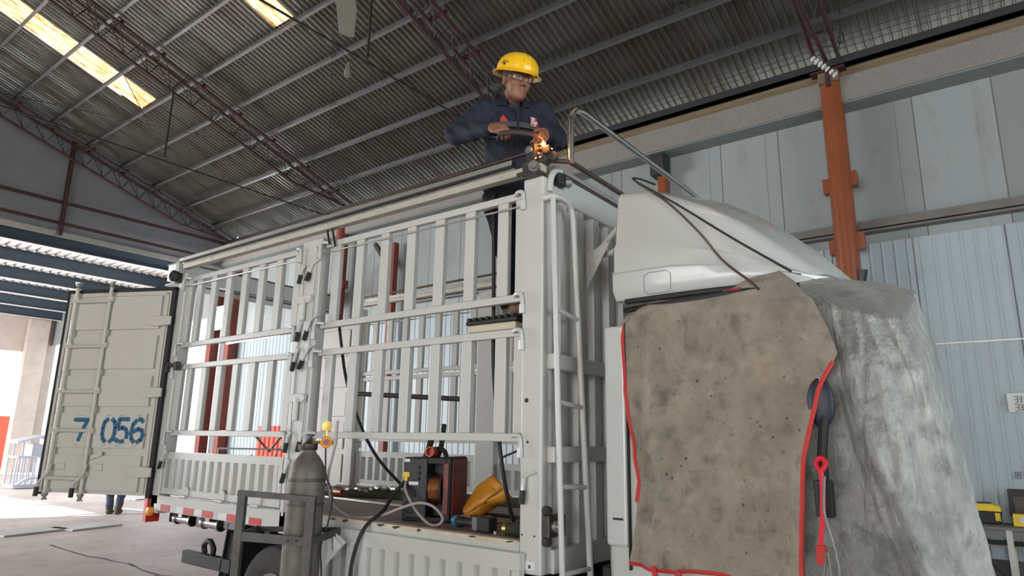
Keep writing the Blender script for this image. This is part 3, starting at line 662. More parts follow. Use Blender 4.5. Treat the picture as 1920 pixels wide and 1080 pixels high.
# end clamps
t = MB(); t.box(-.115, -.025, -.05, .06, 3.085, 3.175); cl = t.build('rail_clamp', M['steel'], tr, bevel=.006)
b = MB(); b.lathe([(0, 0), (.034, 0), (.034, .025), (0, .025)], (-.03, -.05, 3.125), (.5, -1, 0), 6); b.lathe([(.012, .02), (.022, .02), (.022, .045), (.012, .045)], (-.03, -.05, 3.125), (.5, -1, 0), 14); b.build('clamp_bolt', M['rim'], cl)
b = MB(); b.box(-.10, -.04, -.03, .05, 3.175, 3.285); b.build('clamp_upright', M['steel'], cl, bevel=.004)
b = MB(); b.lathe([(.010, 0), (.021, 0), (.021, .02), (.010, .02)], (-.075, -.03, 3.245), (0, -1, 0), 14); b.build('clamp_ring', M['rim'], cl)
b = MB(); b.box(-.03, .02, -.01, .05, 3.165, 3.205); b.build('welded_gusset', M['steel'], cl, bevel=.004)
b = MB(); b.cyl((-.17, -.02, 3.12), (-.10, -.02, 3.12), .012, 8); b.build('clamp_pin', M['steel'], cl)
t = MB(); t.box(TL-.02, TL+.05, -.04, .03, 2.985, 3.08); cl = t.build('rear_clamp', M['steel'], tr, bevel=.006)
b = MB(); b.lathe([(0, -.01), (.05, -.01), (.055, .03), (.03, .05), (0, .05)], (TL+.03, -.05, 3.04), (.3, -1, 0), 16); b.build('clamp_wheel', M['black'], cl)
b = MB(); b.box(TL-.06, TL, -.02, .08, 3.06, 3.20); b.build('rail_end_plate', M['cab'], tr, bevel=.004)
# tarp bow being welded on: hoop and cross tube over the front
b = MB(); b.tube(spl([(.10, .14, 3.18), (.10, .135, 3.40), (.10, .16, 3.51), (.10, .25, 3.565), (.10, .5, 3.57), (.10, 1.3, 3.57), (.10, 2.0, 3.57), (.10, 2.18, 3.5), (.10, 2.2, 3.2)], 8), .020, 12); b.build('front_hoop', M['chrome'], tr)
b = MB(); b.cyl((.10, .12, 3.19), (.09, 2.2, 3.19), .016, 10); b.cyl((-.02, .02, 3.19), (.10, .13, 3.19), .014, 8); b.build('cross_tube', M['rustrod'], tr)
b = MB()
for (x, y, z, r) in ((.0, .02, 3.205, .035), (.05, .03, 3.20, .03), (.02, .0, 3.235, .025)): b.lathe([(0, -r*.5), (r, -r*.5), (r, r*.5), (0, r*.5)], (x, y, z), (.3, -1, .2), 12)
b.build('pivot_joint', M['steel'], tr, bevel=.003)
b = MB()
for (x, y, z) in ((-.01, -.03, 3.215), (.0, -.03, 3.19), (.06, .0, 3.235), (-.03, -.03, 3.19)): b.sphere((x, y, z), .006, seg=8)
b.build('bright_bolts', M['chrome'], tr)
# front wall: header, corrugated plate, cross beams
b = MB(); b.prism([(0, .09, 2.985), (0, TW-.09, 2.985), (0, TW-.09, 3.15), (0, .16, 3.15), (0, .09, 3.11)], (-.06, 0, 0)); hd = b.build('front_header', M['cab'], tr, bevel=.01)
b = MB(); b.box(-.03, .012, .18, TW-.1, 3.150, 3.165); b.build('header_gasket', M['rustrod'], hd)
b = MB(); b.box(-.09, .0, .14, TW-.1, 3.166, 3.205); b.build('roof_edge', M['cab'], hd, bevel=.008)
b = MB(); b.tube(spl([(.01, .05, 3.0), (.012, .06, 3.08), (.012, .09, 3.13), (.012, .16, 3.16)], 6), .02, 8); b.build('corner_tube', M['cab'], hd)
b = MB(); b.box(.0, .05, .10, .175, 3.06, 3.13); wl = b.build('work_lamp', M['black'], tr, bevel=.006)
b = MB(); b.lathe([(0, 0), (.034, 0), (.038, .03), (.03, .04), (.0, .045)], (.03, .175, 3.095), (.6, .8, 0), 16); b.build('lamp_glass', M['chrome'], wl)
pr = []
y = .10; pt = .19
while y < TW-.15:
    pr += [(y, -.055), (y+pt*.42, -.055), (y+pt*.52, -.012), (y+pt*.9, -.012)]; y += pt
b = MB()
for (ya, xa), (yb, xb) in zip(pr[:-1], pr[1:]): b.add([(xa, ya, .95), (xb, yb, .95), (xb, yb, 3.0), (xa, ya, 3.0)], [(0, 1, 2, 3)])
b.box(-.09, -.075, .1, TW-.1, .95, 3.0); fw = b.build('front_wall', M['paint'], tr, angle=25)
for z in (1.98, 1.485):
    b = MB(); b.box(-.06, .045, .055, TW-.06, z, z+.085); b.build('cross_beam', M['paint'], fw, bevel=.008)
b = MB(); b.box(-.06, .02, .09, TW-.09, .93, 1.05); b.build('bottom_beam', M['paint'], fw, bevel=.006)
# post clamp (dark box with bolt heads) low on the front corner
b = MB(); b.box(0, .045, .005, .165, 1.115, 1.225); pc = b.build('corner_lock', M['steel'], tr, bevel=.006)
for z in (1.245, 1.095):
    b = MB(); b.lathe([(0, 0), (.025, 0), (.025, .03), (0, .03)], (.005, .03, z), (1, -.2, 0), 8); b.build('lock_nut', M['steel'], pc)
b = MB(); b.lathe([(0, 0), (.03, 0), (.03, .02), (.015, .02), (.015, .035), (0, .035)], (.045, .06, 1.17), (1, 0, 0), 12); b.build('lock_bolt', M['alu'], pc)
# ladder
def lerp(a, c, t): return Vector(a)*(1-t)+Vector(c)*t
LT, LB = V(.055, .02, 2.90), V(.12, .03, .62); RT, RB = V(.055, .235, 2.86), V(.12, .31, .62)
lad = MB(); lad.tube([LT+V(-.0, 0, .045), LB], .016, 10); b = lad; la = b.build('ladder', M['paint'], tr)
b = MB(); b.tube(spl([(.0, -.0, 2.945), (.05, .03, 2.955), (.06, .13, 2.965), (.056, .205, 2.935), RT], 6)+[RB], .018, 10); b.build('hooked_rail', M['paint'], la)
for z in (2.30, 1.80, 1.37, .95):
    t_ = (2.90-z)/2.28; b = MB(); b.cyl(lerp(LT, LB, t_), lerp(RT, RB, t_), .014, 8); b.build('rung', M['paint'], la)
# bed
b = MB(); b.box(TL+.03, -.06, .05, TW-.05, 1.02, 1.075); b.build('bed_floor', M['bed'], tr)
b = MB()
for y in (.75, 1.4): b.box(TL+.1, 1.5, y-.04, y+.04, .66, .86)
for i in range(9): b.box(-4.0+i*.48, -3.94+i*.48, .1, TW-.1, .86, 1.02)
b.build('chassis', M['black'], tr)
# latches with black grips on the posts
for (gx, gz), (px_, pz) in zip([(-2.22,2.76),(-2.12,2.77),(-2.19,2.32),(-2.09,2.32),(-2.21,2.1),(-2.12,2.11),(-2.21,1.52),(-2.21,1.31),(-2.06,1.53),(-.10,1.31),(-4.02,1.34)],
                              [(-2.19,2.86),(-2.06,2.88),(-2.16,2.44),(-2.04,2.45),(-2.18,2.22),(-2.03,2.24),(-2.19,1.62),(-2.17,1.42),(-2.03,1.62),(-.09,1.42),(-3.97,1.45)]):
    d = V(px_-gx, 0, pz-gz).normalized(); g = V(gx, -.03, gz); b = MB()
    b.tube([g, V(px_, -.028, pz)-d*.02, V(px_, -.012, pz), V(px_+(.06 if gx > -2.15 else -.03), -.01, pz+.02)], .010, 8); lh = b.build('latch_lever', M['paint'], tr)
    b = MB(); b.cyl(g-d*.035, g+d*.035, .016, 8); b.build('black_grip', M['black'], lh)
for x, z in ((-2.11, 2.60), (-2.09, 1.87)):
    b = MB(); b.box(x-.14, x+.05, -.022, -.004, z-.03, z+.03); b.cyl((x+.03, -.035, z), (x+.03, -.01, z), .028, 12); b.cyl((x-.05, -.018, z-.16), (x-.05, -.018, z), .02, 10); b.build('post_hasp', M['paint'], tr, bevel=.004)
b = MB(); b.box(-4.16, -3.93, -.03, .0, 2.19, 2.225); b.box(-4.16, -4.12, -.04, .01, 2.15, 2.24); b.box(-3.99, -3.95, -.04, .01, 2.16, 2.235); b.build('side_latch', M['steel'], tr, bevel=.004)
# tail: lamps, reflector, underrun bar, flap
b = MB(); b.box(-4.235, -4.175, -.02, .1, .85, 1.05); b.build('tail_reflector', M['red'], tr, bevel=.004)
b = MB(); b.lathe([(0, 0), (.04, 0), (.035, .03), (0, .04)], (-4.12, -.005, .945), (0, -1, 0), 14); b.build('marker_lamp', M['amber'], tr)
for x in (-3.72, -3.28):
    b = MB(); b.cyl((x-.11, .10, .90), (x+.11, .10, .90), .036, 12); b.lathe([(0, 0), (.05, 0), (.05, .03), (0, .03)], (x-.11, .10, .90), (-1, 0, 0), 12)
    b.lathe([(0, 0), (.05, 0), (.05, .03), (0, .03)], (x+.10, .10, .90), (1, 0, 0), 12); b.box(x-.08, x-.02, .07, .13, .90, .97); b.build('chain_roller', M['chrome'], tr, bevel=.003)
b = MB(); b.box(-3.52, -3.36, .08, .3, .86, .96); b.box(-3.1, -2.9, .08, .3, .88, .96); b.build('lamp_bracket', M['rim'], tr, bevel=.01)
b = MB(); b.box(-3.68, -2.95, .08, .14, .565, .665); ub = b.build('side_guard', M['black'], tr, bevel=.008)
b = MB(); b.tube(spl([(-3.36, .1, .67), (-3.36, .09, .74), (-3.28, .09, .77), (-3.22, .09, .72), (-3.24, .1, .67)], 5), .022, 8); b.build('guard_hook', M['black'], ub)
b = MB(); b.prism([(-3.02, .08, .93), (-3.02, .62, .93), (-3.12, .62, .30), (-3.12, .08, .30)], (-.012, 0, 0)); b.prism([(-3.0, .1, .93), (-2.86, .1, .93), (-3.11, .1, .35)], (0, .5, 0)); b.build('mud_flap', M['black'], tr)
def wheel(x, y, far=False, dual=True):
    s = 1 if not far else -1; ax = (0, -s, 0)
    b = MB(); r = .41
    pf = [(.22, -.09), (.27, -.105), (.35, -.11), (.395, -.095), (.41, -.07), (.41, .07), (.395, .095), (.35, .11), (.27, .105), (.22, .09)]
    b.lathe(pf, (x, y, r), ax, 36, closed=True)
    if dual: b.lathe(pf, (x, y+s*.26, r), ax, 36, closed=True)
    w_ = b.build('wheel', M['tyre'], tr)
    b = MB(); b.lathe([(.225, .10), (.215, .07), (.19, .03), (.17, .02), (.10, .045), (.09, .09), (0, .095)], (x, y, r), ax, 28); rm = b.build('rim', M['rim'], w_)
    return w_
wheel(-2.42, .20); wheel(-2.42, 2.0, True); wheel(.95, .22, dual=False); wheel(.95, 1.98, True, False)
b = MB(); b.cyl((-2.42, .3, .41), (-2.42, 1.9, .41), .07, 10); b.sphere((-2.42, 1.1, .41), .18); b.cyl((.95, .3, .41), (.95, 1.9, .41), .05, 10); b.build('axles', M['black'], tr)
b = MB(); b.box(-.5, .22, .18, .75, .45, .86); ft = b.build('fuel_tank', M['blackp'], tr, bevel=.04)
b = MB(); b.prism([(.10, .172, .74), (.19, .172, .74), (.145, .172, .83)], (0, -.003, 0)); b.prism([(.225, .30, .78), (.225, .38, .78), (.225, .34, .87)], (.002, 0, 0)); b.build('warning_triangle', M['yellow'], ft)
# ---- rear doors, both swung open
def rear_door(h, dv, nv, outer, label=None):
    h, dv, nv = V(*h), V(*dv).normalized(), V(*nv).normalized()
    up = V(0, 0, 1)
    def P(wd, z, o=0): return V(h.x, h.y, 0)+dv*wd+up*z+nv*o
    def pbox(b, w0, w1, z0, z1, o0, o1): return b.obox(P((w0+w1)/2, (z0+z1)/2, (o0+o1)/2), dv*(w1-w0)/2, nv*(o1-o0)/2, up*(z1-z0)/2)
    b = MB(); pbox(b, .02, 1.15, 1.07, 2.91, -.03, .03)
    for z0, z1 in ((1.10, 1.405), (1.47, 1.775), (1.84, 2.115), (2.18, 2.485), (2.55, 2.86)): pbox(b, .10, 1.02, z0, z1, .03, .052)
    pbox(b, .04, .075, 1.09, 2.89, .03, .042); pbox(b, .04, 1.13, 2.87, 2.89, .03, .042); pbox(b, 1.11, 1.13, 1.09, 2.89, .03, .042)
    d = b.build('rear_door', M['paint2'], tr, bevel=.004, label=label)
    b = MB(); pbox(b, -.02, .02, 1.05, 2.94, -.05, .035); pbox(b, 1.15, 1.18, 1.05, 2.94, -.05, .03); pbox(b, -.02, 1.18, 2.91, 2.945, -.05, .035); b.build('rubber_seal', M['black'], d)
    if outer:
        for wd in (1.03, .65):
            b = MB(); b.cyl(P(wd, 1.06, .075), P(wd, 2.97, .075), .017, 10); lr = b.build('lock_rod', M['paint2'], d)
            for z in (2.84, 2.40, 1.98, 1.62, 1.24):
                b = MB(); pbox(b, wd-.035, wd+.035, z-.025, z+.025, .03, .085); b.build('rod_bracket', M['paint2'], lr, bevel=.004)
            b = MB()
            for z in (2.98, 1.04): b.lathe([(0, -.03), (.028, -.03), (.014, -.008), (.028, .012), (.03, .03), (0, .03)], P(wd, z, .075), (0, 0, 1), 10)
            b.build('rod_cam', M['alu'], lr)
            b = MB(); b.tube([P(wd-.02, 1.32, .08), P(wd-.02, 1.24, .10), P(wd+.06, 1.16, .10), P(wd+.075, 1.10, .10)], .014, 8); hl = b.build('lock_handle', M['paint2'], lr)
            b = MB(); b.cyl(P(wd+.07, 1.12, .10), P(wd+.075, 1.04, .10), .02, 10); b.build('handle_grip', M['black'], lr)
        for z in (2.82, 2.39, 1.97, 1.62, 1.20):
            b = MB(); b.cyl(P(.63, z, .08), P(1.05, z, .08), .017, 8); b.build('door_rung', M['paint2'], d)
        for z in (2.62, 1.965, 1.27):
            b = MB(); n = 14
            ol = [P(-.03, z-.04, .05), P(-.03, z+.04, .05), P(.10, z+.05, .05), P(.17, z+.045, .05), P(.215, z+.02, .05), P(.23, z, .05), P(.215, z-.02, .05), P(.17, z-.045, .05), P(.10, z-.05, .05)]
            b.prism(ol, nv*.022); b.build('hinge_strap', M['paint2'], d, bevel=.006)
        b = MB()
        for z in (2.52, 2.15, 1.80, 1.44): pbox(b, 1.06, 1.10, z-.04, z+.03, .0305, .036)
        b.build('edge_slot', M['soffit'], d)
        b = MB()
        for wd, z in ((.93, 1.30), (.53, 1.30)): pbox(b, wd-.05, wd+.05, z-.03, z+.03, .05, .066)
        b.obox(P(.56, 1.40, .06), (dv*.06-up*.02), nv*.01, up*.022); b.build('lock_plate', M['paint2'], d, bevel=.008)
        # stencilled numbers 7 056 with stencil gaps
        def digit(lines, w0, z0, wd=.145, ht=.20):
            bb = MB()
            for L_ in lines:
                pts = [P(w0-x*wd, z0+y*ht, .0545) for x, y in L_]
                for p, q in zip(pts[:-1], pts[1:]):
                    e = (q-p).normalized(); s = e.cross(nv).normalized()*.019; e = e*.008
                    bb.add([p-s-e, p+s-e, q+s+e, q-s+e], [(0, 1, 2, 3)])
            return bb
        D7 = [[(.0, .92), (.02, 1.0)], [(.12, .95), (.98, .95)], [(.86, .86), (.66, .55)], [(.60, .44), (.42, .04)]]
        D0 = [[(.36, 1), (.12, .86), (.06, .6), (.06, .34), (.14, .12), (.34, 0)], [(.64, 0), (.86, .12), (.94, .36), (.94, .62), (.86, .87), (.66, 1)]]
        D5 = [[(.9, 1), (.22, 1), (.18, .62)], [(.22, .56), (.5, .64), (.78, .55), (.9, .36), (.86, .18)], [(.70, .04), (.44, 0)], [(.3, .03), (.1, .1)]]
        D6 = [[(.84, .9), (.66, 1), (.52, 1)], [(.38, .96), (.14, .76), (.06, .4), (.14, .14), (.36, 0)], [(.54, 0), (.82, .10), (.92, .3), (.82, .52), (.56, .58), (.24, .46)]]
        for D, w0, wm in ((D7, .845, .80), (D0, .545, .50), (D5, .405, .36), (D6, .245, .18)):
            bb = digit(D, w0, 1.525)
            pbox(bb, wm-.03, wm+.02, 1.757, 1.760, .051, .0545); pbox(bb, wm-.02, wm+.02, 1.488, 1.491, .051, .0545)
            bb.build('stencilled_digit', M['stencil'], d)
    else:
        b = MB()
        for z in (2.62, 1.97, 1.27): pbox(b, -.05, .03, z-.05, z+.05, -.06, -.02)
        b.build('hinge_strap', M['paint2'], d)
    return d
rear_door((TL, -.01, 0), (-.905, -.425, 0), (.425, -.905, 0), True)
rear_door((TL-.02, TW, 0), (-1, .02, 0), (0.02, -1, 0), False)
# ---- cab
def loft(secs, close=True):
    b = MB(); n = len(secs[0]); vs = [p for s in secs for p in s]; fs = []
    for i in range(len(secs)-1):
        for k in range(n-1 if not close else n):
            k2 = (k+1) % n; fs.append((i*n+k, i*n+k2, (i+1)*n+k2, (i+1)*n+k))
    fs.append(tuple(range(n))); fs.append(tuple((len(secs)-1)*n+k for k in reversed(range(n))))
    return b.add(vs, fs)
def cabsec(x, zt, ze, inset=0, zb=.80):
    y0, y1, m = .13+inset, 2.07-inset, 1.1
    half = [(y0+.02, zb), (y0, zb+.15), (y0, 1.6), (y0+.015, ze-.18), (y0+.05, ze-.06), (y0+.14, ze), (y0+.4, zt-.06), (m, zt)]
    return [V(x, y, z) for y, z in half]+[V(x, 2.2-y, z) for y, z in reversed(half[:-1])]
secs = [cabsec(.31, 2.30, 2.08, .03), cabsec(.33, 2.40, 2.18, .01), cabsec(.36, 2.47, 2.26), cabsec(.6, 2.50, 2.29), cabsec(1.1, 2.50, 2.29), cabsec(1.30, 2.44, 2.20, .01), cabsec(1.42, 2.30, 2.05, .05), cabsec(1.50, 1.8, 1.6, .07), cabsec(1.54, 1.45, 1.35, .08), cabsec(1.55, 1.2, 1.1, .09)]
cb = loft(secs).build('cab', M['cab'], tr, angle=50)
b = MB(); b.box(.318, .44, .105, .14, 1.10, 2.19); pil = b.build('rear_pillar', M['cab'], cb, bevel=.02)
b = MB(); b.box(.36, .415, .10, .104, 1.225, 1.235); b.build('small_sticker', M['ink'], cb)
b = MB(); b.box(.442, .448, .104, .14, 1.0, 2.2); b.build('door_gap', M['black'], cb)
b = MB(); b.tube(spl([(.40, .20, 2.285), (.7, .135, 2.285), (1.1, .135, 2.30), (1.3, .16, 2.30)], 5), .014, 6); b.build('roof_gasket', M['black'], cb)
b = MB(); b.box(.26, .6, .15, .5, .72, 1.0); b.box(.3, 1.7, .16, 2.0, .62, .82); b.build('under_frame', M['black'], cb, bevel=.02)
b = MB(); b.box(.62, 1.6, .12, .2, .45, .62); b.build('cab_step', M['blackp'], cb, bevel=.02)
# roof fairing (air deflector)
def fsec(x, zt, zs, y0, zb, cr, bh=.14):
    m = 1.1
    half = [(y0+.035, zb), (y0, zb+.05), (y0, zb+bh), (y0+.018*bh/.14, zb+bh+.015), (y0+.02, zb+(zs-zb)*.45), (y0+.045, zb+(zs-zb)*.5), (y0+.08, zs-.06), (y0+.115, zs-.015), (y0+.19, zs+.01), (y0+.45, zt-cr*.3), (m, zt)]
    return [V(x, y, z) for y, z in half]+[V(x, 2.2-y, z) for y, z in reversed(half[:-1])]
fs_ = [fsec(.34, 2.99, 2.95, .17, 2.35, .03), fsec(.36, 3.03, 2.99, .145, 2.335, .03), fsec(.52, 3.035, 2.97, .14, 2.335, .05), fsec(.68, 3.01, 2.90, .145, 2.335, .07), fsec(.85, 2.94, 2.81, .155, 2.335, .07, .125), fsec(1.02, 2.83, 2.695, .18, 2.335, .07, .105), fsec(1.16, 2.715, 2.575, .22, 2.335, .06, .075), fsec(1.28, 2.60, 2.47, .29, 2.335, .05, .045), fsec(1.37, 2.49, 2.395, .42, 2.335, .03, .02)]
fa = loft(fs_).build('roof_fairing', M['cab'], tr, angle=40)
b = MB(); b.tube([V(.545, .138, 2.36), V(.545, .138, 2.44), V(.57, .138, 2.458), V(.67, .140, 2.458), V(.69, .140, 2.44), V(.69, .140, 2.36), V(.67, .140, 2.345), V(.57, .138, 2.345), V(.545, .138, 2.36)], .0013, 4); b.build('side_panel_line', M['soffit'], fa)
b = MB(); b.tube(spl([(.42, .17, 2.325), (.8, .15, 2.325), (1.05, .19, 2.33), (1.25, .3, 2.335)], 5), .014, 6); b.build('lower_gasket', M['black'], fa)
b = MB(); b.prism([(.01, .45, 2.72), (.01, .46, 2.50), (.27, .28, 2.715)], (0, .012, 0)); fb = b.build('fairing_bracket', M['paint'], tr)
b = MB(); b.cyl((.03, .52, 2.72), (.33, .32, 2.82), .018, 8); b.cyl((.02, .5, 2.70), (.33, .3, 2.66), .018, 8); b.build('strut', M['paint'], fb)
# door mirror seen in the gap of the covers
b = MB(); b.sphere((1.375, .040, 1.77), .09, .60, .30, 1.15, 20); mi = b.build('door_mirror', mat('dark_blue_mirror', (.016, .020, .038), .5), tr)
b = MB(); b.tube([(1.385, .035, 1.72), (1.365, .03, 1.56), (1.36, .05, 1.40)], .020, 8); b.box(1.325, 1.39, .02, .07, 1.32, 1.46); b.build('mirror_arm', M['black'], mi, bevel=.004)
# ================================================================== THINGS AROUND THE TRUCK
# ---- covers over the cab
def fold(x, seed=0): return noise.noise(V(x, seed*7.3, .5))
def interp(tab, z):
    for (za, a), (zb, c) in zip(tab[:-1], tab[1:]):
        if za >= z >= zb: return a+(c-a)*(za-z)/(za-zb)
    return tab[0][1] if z > tab[0][0] else tab[-1][1]
LEFT = [(2.27, .44), (2.2, .43), (1.94, .44), (1.67, .47), (1.41, .52), (1.27, .50), (1.045, .47)]
RIGHT = [(2.34, 1.32), (2.27, 1.36), (2.12, 1.42), (2.0, 1.455), (1.85, 1.375), (1.57, 1.30), (1.25, 1.27), (1.02, 1.26)]
def dirty(u, v):
    # v: 0 on the roof .. 1 at the hem
    if v < .22:
        t = v/.22; q_ = max(0, min(1, (u-.50)/.35)); q_ = q_*q_*(3-2*q_); z = 2.335+.035*q_-(.055+.035*q_)*t-.045*t**4-.085*max(0, 1-u/.22)**2; x = interp(LEFT, 2.27)*(1-u)+u*(1.20+.13*t); y = (.34-.10*q_)*(1-t)+.105*t-.05*t*(1-t); y = max(y, .08); z += .020*fold(x*5+t, 1)+.02
        return V(x, y, z)
    t = (v-.22)/.78; zz = 2.235-1.19*t; xl = interp(LEFT, zz); xr = interp(RIGHT, zz); x = xl+(xr-xl)*u
    hem = zz-.012*math.sin(u*9)-.02*u
    d = .012+.055*t*(.35+.65*abs(math.sin(u*3.1+.4)))
    f = .034*t**.6*(fold(x*5.5+.35*t, 2)+.6*fold(x*11+zz*1.2, 3))+.020*fold(x*6+zz*5, 4)+.013*fold(x*15-zz*11, 5)+.007*fold(x*27+zz*19, 6)
    f += .035*max(0, 1-abs(u-.06)/.09)*min(1, t*4)-.012*max(0, 1-abs(u-.16)/.05)*min(1, t*4)
    f += .06*math.exp(-((u-.875-.015*math.sin(t*5))/.028)**2)*min(1, max(0, t-.18)*3)*.55          # long pleat near the right edge
    y = .115-d+f
    if u > .86: y -= (u-.86)/.14*.085*math.sin(min(1, max(0, (t-.05)*2.2))*math.pi*.5)
    if t < .12: y += (.12-t)/.12*.02
    hem -= .085*max(0, 1-u/.22)**2*max(0, 1-t/.35)
    return V(x, min(y, .112-.062*max(0, min(1, (u-.45)/.2))), hem)
cov = thing('dust_cloth', 'stained beige cloth with red edging hanging over the cab side', 'cloth', (.9, .05, 1.0))
b = MB(); b.grid(dirty, 90, 90); b.build('cloth', M['clothdirty'], cov, solid=.006, angle=180)
def edge(pts, off): 
    b = MB(); b.tube([p+V(0, off, 0) for p in pts], .010, 6); return b
edge([dirty(0, .2+.8*i/40) for i in range(32)], -.004).build('red_edging', M['redtrim'], cov)
edge([dirty(i/40, 1) for i in range(41)], -.002).build('red_edging', M['redtrim'], cov)
edge([dirty(1, .40+.6*i/40) for i in range(41)], -.006).build('red_edging', M['redtrim'], cov)
b = MB(); b.tube([dirty(.60+.1*i/6, .17) +V(0, -.004, .006) for i in range(7)], .009, 6); b.build('red_edging', M['redtrim'], cov)
b = MB(); b.tube(spl([(.60, .03, 1.045), (.64, .01, .985), (.70, .02, .975), (.73, .03, 1.04)], 5), .014, 6); b.build('red_tie', M['redtrim'], cov)
# silver cover: wraps side front part, corner and front face
path = [(1.16, .150), (1.27, .145), (1.38, .130), (1.49, .115), (1.59, .11), (1.66, .135), (1.69, .20), (1.70, .35), (1.685, .65), (1.65, 1.1), (1.60, 1.7), (1.55, 2.0), (1.45, 2.12), (1.1, 2.14)]
def pathp(u):
    s = u*(len(path)-1); i = min(int(s), len(path)-2); t = s-i
    p0 = path[max(i-1, 0)]; p1 = path[i]; p2 = path[i+1]; p3 = path[min(i+2, len(path)-1)]
    return [.5*((2*p1[k])+(p2[k]-p0[k])*t+(2*p0[k]-5*p1[k]+4*p2[k]-p3[k])*t*t+(3*p1[k]-p0[k]-3*p2[k]+p3[k])*t**3) for k in (0, 1)]
NP = len(path)-1
def silver(u, v):
    x, y = pathp(u); xa, ya = pathp(max(0, u-.004)); xb, yb = pathp(min(1, u+.004)); tx, ty = xb-xa, yb-ya; L_ = math.hypot(tx, ty) or 1; nx, ny = ty/L_, -tx/L_
    cx, cy = 1.0, 1.1
    ztop = 2.25-.13*max(0, min(1, (x-1.25)/.4)); q_ = max(0, min(1, (y-.12)/.7)); ztop += .23*q_*q_*(3-2*q_)*max(0, min(1, (2.14-y)/.5))
    if v < .2:
        t = v/.2; k = t**.75; e = .965
        px_ = .95+(x*e+.0-.95)*k; py = cy+(y*e+cy*(1-e)-cy)*k
        zc = max(2.50, ztop+.03); z = zc-.04*k-(zc-.04-ztop-.015)*k**4; z += .010*fold(px_*4+py*3, 1)*k
        # a few shallow hollows in the roof of the cover
        z -= .03*math.exp(-(((px_-1.45)/.10)**2+((py-.55)/.25)**2))
        return V(px_, py, z)
    t = (v-.2)/.8; z = ztop-(ztop-.32)*t
    lean = .0
    s = u*NP
    f = .055*t**.8*(fold(s*1.6+.6*t, 11)+.55*fold(s*3.7-.8*t, 12))+.022*fold(s*2.2+z*3, 13)+.012*fold(s*4+z*6, 14)+.010*fold(s*5-z*7, 15)+.004*fold(s*15-z*19, 16)
    f += .060*(1-abs(math.sin(s*1.05-2.9*t+.4)))*min(1, 2.2*t)+.030*math.sin(s*2.4-4.6*t)*min(1, 2*t)
    if s > 5.5: f *= .55
    o = lean+f+.012
    o = max(o, .006)
    if s < 2.6: o = min(o, .012+.028*t)
    sh = .965+.035*min(1, t*8)
    return V(1.0+(x-1.0)*sh+nx*o+.19*t*max(0, min(1, (x-1.35)/.3)), cy+(y-cy)*sh+ny*o, z)
sil = thing('silver_cover', 'crumpled silver velvet cover draped over the front of the cab', 'cloth', (1.5, 1.1, .3))
b = MB(); b.grid(silver, 240, 140); b.build('cloth', M['clothsilver'], sil, solid=.005, angle=180)
# strap bundle in the gap between the covers
t = thing('red_strap', 'bright red strap with a grey cord hanging in the gap between the two cab covers', 'strap', (1.36, -.03, 1.1))
b = MB(); b.tube(spl([(1.345, -.0, 1.53), (1.365, -.02, 1.50), (1.385, -.01, 1.53), (1.365, .0, 1.55), (1.345, .0, 1.53)], 5), .010, 8); b.tube(spl([(1.365, -.02, 1.50), (1.37, -.03, 1.44), (1.36, -.03, 1.32), (1.345, -.03, 1.22)], 5), .011, 6); b.build('strap', M['strap'], t)
b = MB(); b.box(1.33, 1.365, -.05, -.015, 1.15, 1.22); b.build('buckle', M['redtrim'], t, bevel=.004)
b = MB(); b.tube(spl([(1.385, -.05, 1.48), (1.375, -.06, 1.35), (1.40, -.06, 1.22), (1.41, -.06, 1.12), (1.385, -.06, 1.09), (1.375, -.06, 1.2), (1.36, -.05, 1.15), (1.34, -.05, 1.04)], 6), .005, 6); b.build('cord', M['rim'], t)
# cords over the fairing
b = MB(); b.tube(spl([(-.42, .16, 3.05+.0), (.33, .10, 3.05), (.50, .13, 3.03), (.80, .145, 2.72), (1.05, .155, 2.50), (1.30, .12, 2.37)], 8), .006, 6)
P_ = [(.505, .40, 3.045), (.50, .20, 3.015), (.515, .135, 2.975), (.75, .125, 2.79), (1.02, .13, 2.565), (1.28, .12, 2.36)]
b = MB(); b.tube(spl(P_, 8), .006, 6); tag(b.build('tie_cord', M['black']), 'straight dark cord stretched over the white roof fairing', 'cord')
b = MB(); b.tube(spl([(.505, .16, 3.005), (.53, .128, 2.96), (.70, .125, 2.81), (.86, .12, 2.62), (.97, .12, 2.46), (1.10, .10, 2.335), (1.14, .09, 2.29)], 8), .006, 6); tag(b.build('tie_cord', M['rustrod']), 'brown cord sagging below the straight cord on the white fairing', 'cord')
CLEAR = [(-1.446, -0.228, 1.343), (-1.52, -0.12, 1.186), (-1.56, 0.02, 1.111), (-1.49, 0.06, 1.092), (-1.403, 0.080, 1.098), (-1.260, 0.080, 1.127), (-1.118, 0.080, 1.175), (-0.979, 0.100, 1.215), (-0.885, 0.130, 1.198), (-0.831, 0.160, 1.132), (-0.876, 0.160, 1.089), (-0.957, 0.160, 1.096), (-1.088, 0.180, 1.165), (-1.22, 0.220, 1.266), (-1.27, 0.265, 1.316), (-1.275, .29, 1.32)]
THICK = [(-1.275, 0.29, 1.351), (-1.32, 0.20, 1.229), (-1.29, 0.10, 1.150), (-1.285, -0.03, 1.075), (-1.30, -0.085, .98), (-1.335, -0.10, 0.781)]
